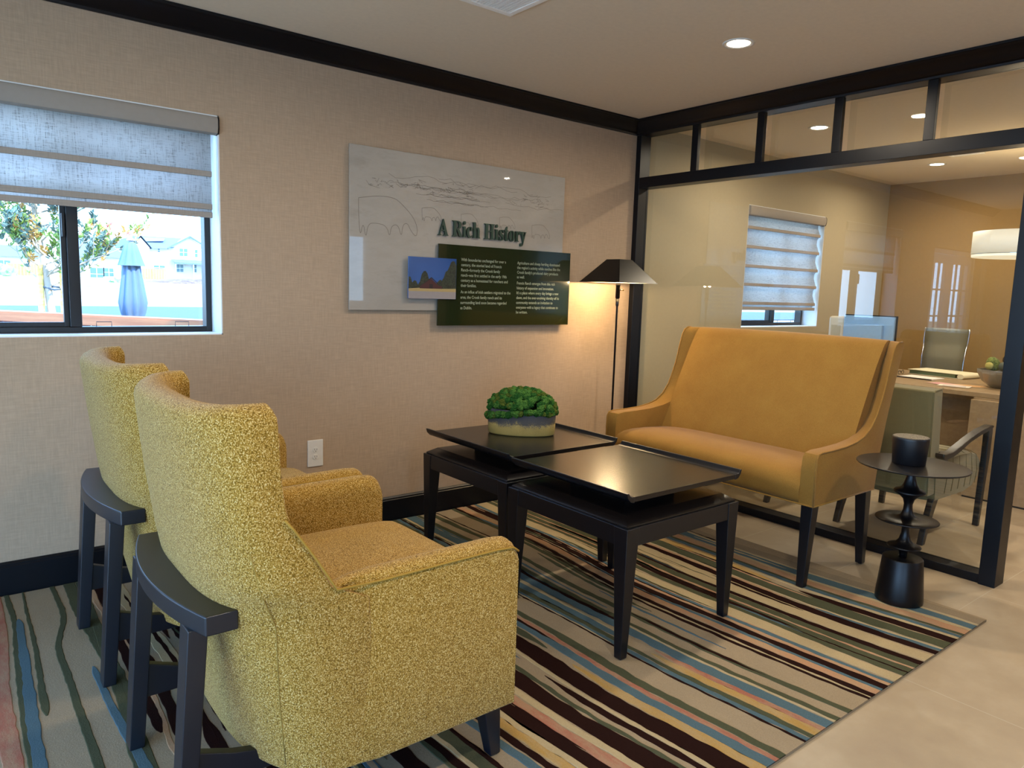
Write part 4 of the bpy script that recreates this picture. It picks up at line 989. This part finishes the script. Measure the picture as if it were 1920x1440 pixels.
def tabletop_things():
    cream = mat('cream_paper', '#e2d9b8', .7); grn = mat('green_cloth_binding', '#5d6f52', .7); pw = mat('white_paper', '#ece7df', .6); dk = mat('dark_edge', '#1b1716', .5)
    z = DZ+.0012
    b = thing('ring_binder', 'cream ring binder lying flat on the desk before the office chair', 'binder', (2.93, -1.14, z), math.radians(-6))
    obj('cover', MB().box(-.16, .16, -.24, .21, .038, .043).box(-.16, .16, -.24, .21, .0, .005), cream, b, bevel=.001)
    obj('pages', MB().box(-.15, .15, -.20, .20, .006, .037), grn, b, bevel=.002)
    obj('spine', MB().prism([(-.25+.028*math.cos(a), .0215+.0215*math.sin(a)) for a in [PI*2*k/16 for k in range(16)]], -.16, .16, 'x'), cream, b)
    n = thing('notepad', 'white notepad with a dark front edge on the desk', 'notepad', (2.50, -1.15, z), math.radians(-4))
    obj('sheets', MB().box(-.11, .12, -.14, .14, .0, .008), pw, n); obj('edge_strip', MB().box(-.13, -.111, -.145, .145, .0, .009), dk, n)
    for k, (x, y, r_, c, lab) in enumerate([(2.12, -1.56, 12, '#e8dcc8', 'pale leaflet, topmost of the loose papers beside the bowl'), (2.20, -1.46, -18, '#d8a9a0', 'pink leaflet at the far side of the loose papers'), (2.28, -1.62, 33, '#e4b783', 'orange leaflet at the back of the loose papers')]):
        p = thing('leaflet', lab, 'leaflet', (x, y, z+.0014*(2-k)), math.radians(r_), group='loose leaflets on the desk')
        obj('sheet', MB().box(-.075, .075, -.11, .11, 0, .001), mat('leaflet_paper_%d' % k, c, .6), p)
        obj('print_block', MB().box(-.05, .02, -.08, .08, .001, .0012), mat('leaflet_ink_%d' % k, ['#b7a6a8', '#c2818c', '#d49a62'][k], .6), p)
    g = thing('eyeglasses', 'pair of dark reading glasses on the desk by the notepad', 'eyeglasses', (2.62, -.93, z))
    for s in (-1, 1):
        obj('rim', MB().tube([(s*.032+.022*math.cos(a), 0, .022+.018*math.sin(a)) for a in [2*PI*k/16 for k in range(17)]], .002, 6), dk, g)
        obj('temple', MB().tube([(s*.056, 0, .03), (s*.055, .13, .006)], .002, 6), dk, g)
    obj('bridge', MB().tube([(-.011, 0, .026), (.011, 0, .026)], .002, 6), dk, g)
    bo = thing('stone_bowl', 'grey metal bowl at the right end of the desk holding moss and stones', 'bowl', (2.38, -1.81, z)); bo.scale = (1.1, 1.1, 1.06)
    bm_ = mat('brushed_pewter', '#8b8c88', .3, metal=.7)
    obj('shell', MB().lathe([(.05, 0), (.075, .004), (.13, .045), (.165, .11), (.168, .135), (.160, .135), (.155, .11), (.12, .05), (.02, .02)], 10), bm_, bo, smooth=False, bevel=.002)
    rr = random.Random(4); st = [mat('moss_ball', '#5b6b2c', .95, build=lambda nt, b: nt.links.new(ramp(nt, noise_n(nt, coords(nt), 90, 3), [(.3, '#3d4a1c'), (.7, '#8b9448')]), b.inputs['Base Color'])), mat('dark_stone', '#2c2325', .8), mat('slate_stone', '#4a5148', .7), mat('straw_moss', '#b0a45c', .95)]
    for k, (x, y, zz, R, mi, nm, lab) in enumerate([(.0, .08, .178, .055, 0, 'moss_ball', 'round green moss ball at the left of the bowl on the desk'), (-.075, -.01, .168, .034, 2, 'stone', 'grey-green stone at the front of the desk bowl'), (.04, -.03, .21, .05, 1, 'lava_rock', 'tall dark rock standing up in the desk bowl'), (-.09, .085, .165, .026, 3, 'dried_moss', 'small clump of straw-yellow moss at the front of the desk bowl'), (-.05, -.10, .168, .036, 2, 'stone', 'grey-green stone at the right of the desk bowl')]):
        bm = bmesh.new(); bmesh.ops.create_icosphere(bm, subdivisions=3, radius=R); m = MB()
        vs = [tuple(v.co*(1+.45*noise.noise(v.co*14+Vector((k*3, 0, 0)))+(.12*noise.noise(v.co*90) if mi in (0, 3) else 0))) for v in bm.verts]; m.add(vs, [tuple(q.index for q in f.verts) for f in bm.faces]); bm.free()
        o = obj(nm, m, st[mi], smooth=mi != 1, loc=(2.38+x, -1.81+y, z+zz+.008)); tag(o, lab, 'moss' if mi in (0, 3) else 'stone')
tabletop_things()
def pendant():
    t = thing('drum_pendant', 'large lit cream drum pendant lamp hanging over the office desk', 'pendant lamp', (2.62, -1.75, 1.82))
    cr_ = emis('lit_cream_drum', (1, .86, .55), .32); di = emis('lit_diffuser', (1, .88, .62), .6)
    obj('drum_shade', MB().lathe([(.335, .022), (.338, .022), (.338, .2), (.335, .2)], 64, cap=False), cr_, t, smooth=True)
    obj('diffuser', MB().lathe([(.335, 0), (.335, .020), (.02, .020)], 64), di, t, smooth=False)
    obj('rim_band', MB().lathe([(.3385, .019), (.3395, .019), (.3395, .0225), (.3385, .0225)], 64, cap=False), M_['chrome'], t)
    obj('cord', MB().tube([(0, 0, .15), (0, 0, .88)], .004, 8), M_['black'], t)
    obj('ceiling_rose', MB().lathe([(.06, .862), (.06, .8795)], 32), M_['white'], t)
    l = bpy.data.lights.new('lamp_light', 'POINT'); l.energy = 10; l.color = (1, .78, .5); l.shadow_soft_size = .1
    o = bpy.data.objects.new('lamp_light', l); C.objects.link(o); o.parent = t; o.location = (0, 0, .30)
pendant()

# ------------------------------------------------------------------ outside the windows
def ext():
    def gr(nt, b):
        n = noise_n(nt, coords(nt), .35, 6, .7); nt.links.new(ramp(nt, n, [(.3, '#5f5b44'), (.5, '#857c62'), (.7, '#9a917a')]), b.inputs['Base Color'])
    gm = mat('dry_sandy_ground', '#c9bfa6', .95, build=gr)
    rows = []
    for i in range(60):
        y = -30+i*4.2; row = []
        for j in range(40):
            x = -60+j*4.5; z = -.05
            if y > 38: z += 1.3*min(1, (y-38)/50)**1.2 + .25*noise.noise(Vector((x*.06, y*.08, 0)))*min(1, (y-38)/20)
            row.append((x, y, z))
        rows.append(row)
    ks = MB().grid(rows); g = struct('ground_outside', ks, gm, smooth=True); g.location.z = -.05
    struct('patio', MB().box(-24, -7.15, -22, 6, -.2, -.03).box(-7.15, 12, -22, -6.45, -.2, -.03), mat('pale_concrete', '#dcd8ce', .8))  # unseen pale slab, added to bounce outdoor light up onto the ceiling
    rd = struct('road', MB().box(-60, 90, 24, 38, -.3, -.04), mat('blue_grey_asphalt', '#34465a', .8))
    md = mat('dark_mulch', '#6b5664', .95, build=lambda nt, b: nt.links.new(ramp(nt, noise_n(nt, coords(nt), 1.2, 5, .8), [(.4, '#57454f'), (.62, '#7d6a75'), (.75, '#b0a4ac')]), b.inputs['Base Color']))
    rws = []
    for j in range(40):
        x = -30+j*2.0; tp = 1.0+(.45*min(1, max(0, (x-14)/5)))+.06*noise.noise(Vector((x*.5, 0, 0)))
        rws.append([(x, 82, .1), (x, 83.5, tp*.7), (x, 85, tp), (x, 89, tp+.05)])
    struct('mulch_bank', MB().grid(rws), md, smooth=True)
    wh = mat('white_stucco', '#e2e6ea', .8); rf = mat('blue_grey_shingles', '#5c6f86', .8); tr = mat('slate_trim', '#6d7f93', .7); gl = mat('dark_house_glass', '#4f6f78', .2)
    def win(m1, cx, cz, y, w_=.8, h=1.3, bars=1):
        f_ = obj('house_window', MB().box(cx-w_/2-.08, cx+w_/2+.08, y-.06, y, cz-h/2-.08, cz+h/2+.08), wh, m1)
        for q in range(bars):
            a = cx-w_/2+w_*q/bars
            obj('pane', MB().box(a+.04, a+w_/bars-.04, y-.09, y-.061, cz+.04, cz+h/2).box(a+.04, a+w_/bars-.04, y-.09, y-.061, cz-h/2, cz-.04), gl, f_)
    # left house
    a = thing('house', 'white two-storey house with a hipped blue-grey roof, left of the folded parasol outside', 'house', (0, 0, 0))
    obj('wall', MB().box(9.6, 14.9, 100, 110, .9, 4.1), wh, a)
    obj('roof', MB().add([(9.2, 99.5, 4.0), (15.4, 99.5, 4.0), (15.4, 110.5, 4.0), (9.2, 110.5, 4.0), (10.8, 105, 6.55), (13.7, 105, 6.55)], [(0, 1, 5, 4), (1, 2, 5), (2, 3, 4, 5), (3, 0, 4), (0, 3, 2, 1)]), rf, a)
    obj('eaves', MB().box(9.2, 15.4, 99.4, 99.55, 3.8, 4.02), tr, a)
    obj('porch_roof', MB().add([(9.3, 98.6, 2.75), (11.4, 98.6, 2.75), (11.0, 100, 3.35), (9.3, 100, 3.35)], [(0, 1, 2, 3)]), rf, a)
    win(a, 11.25, 3.45, 100, .45, .75); win(a, 12.2, 1.75, 100, 1.5, 1.5, 2); win(a, 13.55, 2.0, 100, 1.1, 1.0, 2)
    b_ = thing('house', 'white two-storey gabled house with solar panels on its roof, right of the folded parasol outside', 'house', (0, 0, 0))
    obj('wall', MB().box(18.1, 25.8, 100, 112, 1.0, 5.35), wh, b_)
    obj('wall', MB().prism([(16.2, 1.0), (18.1, 1.0), (18.1, 5.3), (17.1, 6.5), (16.2, 5.4)], 99.0, 110, 'y'), wh, b_)
    obj('gable_wall', MB().prism([(20.6, 5.3), (25.8, 5.3), (23.2, 6.95)], 99.9, 105, 'y'), wh, b_)
    obj('roof', MB().add([(17.9, 99.3, 5.15), (21.0, 99.3, 5.35), (23.3, 104, 7.0), (17.0, 104, 6.95)], [(0, 1, 2, 3)]).add([(16.1, 98.8, 5.4), (17.1, 98.8, 6.75), (17.1, 111, 6.75), (16.1, 111, 5.4)], [(0, 1, 2, 3)]).add([(17.1, 98.8, 6.75), (18.4, 98.8, 5.2), (18.4, 111, 5.2), (17.1, 111, 6.75)], [(0, 1, 2, 3)]), rf, b_)
    obj('gable_trim', MB().prism([(20.4, 5.25), (20.4, 5.45), (23.2, 7.15), (26.0, 5.45), (26.0, 5.25), (23.2, 6.95)], 99.5, 99.9, 'y'), rf, b_)
    obj('solar_panel', MB().add([(18.1, 101.6, 6.15), (20.4, 101.6, 6.35), (20.9, 102.9, 6.8), (18.3, 102.9, 6.75)], [(0, 1, 2, 3)]), tr, b_)
    obj('porch_roof', MB().add([(20.7, 97.6, 3.6), (26, 97.6, 3.45), (26, 99.9, 4.0), (20.7, 99.9, 4.0)], [(0, 1, 2, 3)]).box(20.7, 26, 97.6, 97.7, 3.35, 3.55), rf, b_)
    win(b_, 22.4, 4.95, 99.9, 1.05, .95, 2); win(b_, 24.0, 4.9, 99.9, .42, .95); win(b_, 25.5, 4.75, 99.9, .4, .95); win(b_, 19.4, 5.05, 100, .3, .4)
    win(b_, 21.9, 2.85, 99.9, .9, .95, 2); win(b_, 23.8, 2.9, 99.9, .42, 1.0); win(b_, 25.3, 2.8, 99.9, .9, 1.1, 2); win(b_, 19.4, 2.8, 100, 1.4, .6, 2)
    for x in (20.8, 23.0, 25.6): obj('porch_post', MB().box(x, x+.09, 97.65, 97.75, 1.0, 3.4), wh, b_)
    c_ = thing('house', 'pale house wall partly hidden by the tree branches at the left edge of the window', 'house', (0, 0, 0))
    obj('wall', MB().box(-4, 6.6, 104, 112, .9, 3.6), wh, c_); obj('roof', MB().add([(-4.4, 103.5, 3.5), (7.0, 103.5, 3.5), (6.0, 108, 5.0), (-4.4, 108, 5.0)], [(0, 1, 2, 3)]), rf, c_)
    win(c_, 3.0, 2.4, 104, 1.4, 1.2, 2)
    wf = mat('orange_fence_boards', '#c98a52', .8, build=woodf('#b8783f', '#d89a62', 0, 1))
    for (x0, x1, y, lab) in ((15.2, 18.0, 91, 'orange board fence between the two white houses outside'), (2.4, 5.6, 91, 'orange board fence behind the tree outside')):
        fo = thing('board_fence', lab, 'fence', (x0, y, 1.2)); n = int((x1-x0)/.3); m = MB()
        for k in range(n): m.box(k*.3+.01, k*.3+.29, 0, .05, .1, 1.35)
        obj('boards', m, wf, fo)
        for k in range(int((x1-x0)/1.4)+1): obj('post', MB().box(k*1.4-.06, k*1.4+.06, -.05, 0, 0, 1.42), wf, fo)
    # timber railing outside the window
    R = [mat('cedar_cap', '#cf8a5e', .6, build=woodf('#94542e', '#b3744a')), mat('red_stained_slats', '#6e3437', .7)]
    ax, ay, bx_, by = -4.6, 5.19, -1.2, .70
    d = Vector((bx_-ax, by-ay, 0)); L = d.length; ang = math.atan2(d.y, d.x)
    t = thing('porch_railing', 'timber porch railing with red boards and a pale cedar cap just outside the window', 'railing', (ax, ay, -.05), ang)
    zc = 1.135
    obj('cap_rail', MB().box(0, L, -.07, .07, zc, zc+.035), R[0], t, bevel=.004)
    obj('fascia_board', MB().box(0, L, -.085, -.071, zc-.05, zc+.02), R[0], t)
    m = MB(); k = 0; x = .02
    while x < L-.1: 
        m.box(x, x+.11, -.02, .0, .1, zc-.001); x += .135
    obj('slats', m, R[1], t)
    for k in range(5): obj('post', MB().box(k*L/4-.045, k*L/4+.045, -.069, -.0205, .0, zc), R[1], t)
    # folded parasol
    p = thing('folded_parasol', 'folded grey-blue patio parasol standing outside the right-hand window pane', 'parasol', (-2.74, 3.6, -.2)); p.scale = (1.104, 1.104, 1.104)
    pc = mat('grey_blue_canvas', '#5f7a96', .85)
    def folds(prof, amp, n=48, k=9, ph=0):
        rws = []
        for rr_, z in prof: rws.append([(rr_*(1+amp*math.cos(k*2*PI*j/n+ph))*math.cos(2*PI*j/n), rr_*(1+amp*math.cos(k*2*PI*j/n+ph))*math.sin(2*PI*j/n), z) for j in range(n)])
        return MB().grid(rws, close_v=True)
    obj('vent_canopy', folds([(.012, 1.78), (.045, 1.76), (.062, 1.70), (.085, 1.62), (.098, 1.585)], .10), pc, p, smooth=True)
    obj('canopy', folds([(.02, 1.70), (.055, 1.64), (.06, 1.58), (.072, 1.48), (.088, 1.36), (.098, 1.28), (.085, 1.20), (.062, 1.12), (.075, 1.05)], .16, ph=1), pc, p, smooth=True)
    obj('strap', MB().lathe([(.068, 1.115), (.07, 1.12), (.07, 1.145), (.068, 1.15)], 24, cap=False), pc, p)
    obj('pole', MB().lathe([(.019, .05), (.019, 1.79)], 16), mat('grey_pole', '#9aa6ae', .4), p, smooth=True)
    obj('finial', MB().lathe([(.03, 1.79), (.032, 1.80), (.01, 1.815)], 16), wh, p)
    obj('base', MB().lathe([(.25, 0), (.25, .05), (.04, .07)], 32), M_['black'], p, loc=(0, 0, .1))
    # young tree with two stakes
    T = thing('young_tree', 'young staked tree with sparse green and reddish leaves outside the window', 'tree', (-3.0, 7.0, -.05))
    bark = mat('pale_bark', '#a39888', .9); lf = [mat('leaf_green', '#7d9a4a', .6), mat('leaf_blue_green', '#5d7a72', .6), mat('leaf_red', '#c46a5a', .6), mat('leaf_orange', '#c79a54', .6)]
    obj('trunk', MB().tube([(.03, 0, 0), (.02, 0, .8), (-.03, 0, 1.3), (-.08, .02, 1.8), (-.13, .05, 2.3), (-.16, 0, 2.9), (-.1, 0, 3.6)], [.055, .05, .042, .035, .028, .02, .01], 10), bark, T, smooth=True)
    rr = random.Random(11); brm = MB(); lv = [MB() for _ in lf]
    def leaf(p, dvec, s_, k):
        d_ = dvec.normalized(); up = Vector((rr.uniform(-1, 1), rr.uniform(-1, 1), rr.uniform(-.2, 1))); sd = d_.cross(up).normalized()*s_*.2; nn = d_.cross(sd).normalized()*s_*.06
        lv[k].add([p, p+d_*s_*.35+sd+nn, p+d_*s_*.75+sd*.7+nn, p+d_*s_, p+d_*s_*.75-sd*.7+nn, p+d_*s_*.35-sd+nn], [(0, 1, 2, 3), (0, 3, 4, 5)])
    def branch(p, d_, L_, rad, lvl):
        pts = [p]; n = 6
        for i in range(n):
            d_ = (d_+Vector((rr.uniform(-.25, .25), rr.uniform(-.25, .25), rr.uniform(-.05, .2)))).normalized(); pts.append(pts[-1]+d_*L_/n)
        brm.tube(pts, [rad*(1-.7*i/n) for i in range(n+1)], 6)
        if lvl < 2:
            for i in range(2, n+1):
                if rr.random() < .75: branch(pts[i], (d_+Vector((rr.uniform(-1, 1), rr.uniform(-1, 1), rr.uniform(-.3, .7)))).normalized(), L_*.45, rad*.45, lvl+1)
        k = rr.choice((0, 0, 1, 1, 1, 3)) if p.x < .55 else rr.choice((0, 1, 2, 3, 3))
        for i in range(2, n+1):
            for _ in range(4 if lvl else 2): leaf(pts[i]+Vector((rr.uniform(-.02, .02),)*3), d_+Vector((rr.uniform(-1, 1), rr.uniform(-1, 1), rr.uniform(-.7, .7))), rr.uniform(.045, .08), k)
    for k in range(34):
        z = 1.35+1.9*k/34; a = k*2.4; branch(Vector((-.03-.07*(z-1.3), 0, z)), Vector((math.cos(a), math.sin(a), .35)), rr.uniform(.45, .75)*(1.15-.22*(z-1.3)), .012, 0)
    branch(Vector((-.02, 0, 1.5)), Vector((1, 0, .5)), 1.05, .014, 1); branch(Vector((.75, 0, 2.02)), Vector((1, 0, .3)), .35, .006, 1)
    obj('branches', brm, bark, T)
    allm = MB()
    for i, l_ in enumerate(lv): allm.add(l_.v, l_.f, i)
    obj('foliage', allm, lf, T, fix=False)
    ym = mat('yellow_pine_stake', '#d8b45c', .7, build=woodf('#c79f48', '#e3c578'))
    for x, h in ((-.11, 1.62), (.13, 1.60)):
        obj('stake', MB().lathe([(.036, 0), (.036, h)], 14, c=(x, 0)), ym, T, smooth=True)
    obj('tie_strap', MB().tube([(-.14, 0, 1.36), (-.02, .05, 1.33), (.03, 0, 1.35), (.16, 0, 1.33), (.03, -.05, 1.31), (-.14, 0, 1.36)], .012, 6), mat('tie_rubber', '#54606b', .7), T)
    # shrubs beyond the road
    for k, (x, y, s_, lab) in enumerate([(11.2, 82.5, .55, 'small green shrub on the mulch bank left of the parasol'), (21.6, 81, .5, 'small staked shrub on the mulch bank at the right of the window'), (14.6, 90, .45, 'low green shrub near the left house corner'), (2.0, 88, 1.0, 'wide green bush far behind the tree trunk'), (25.0, 92, .7, 'round shrub before the porch of the right house')]):
        bm = bmesh.new(); bmesh.ops.create_icosphere(bm, subdivisions=3, radius=s_); m = MB()
        m.add([tuple(v.co*(1+.7*noise.noise(v.co*3+Vector((k, 0, 0))))) for v in bm.verts], [tuple(q.index for q in f.verts) for f in bm.faces]); bm.free()
        o = obj('shrub', m, mat('shrub_green_%d' % k, '#7fae7a', .9), loc=(x, y, 1.3 if y > 86 else .8)); tag(o, lab, 'shrub')
ext()
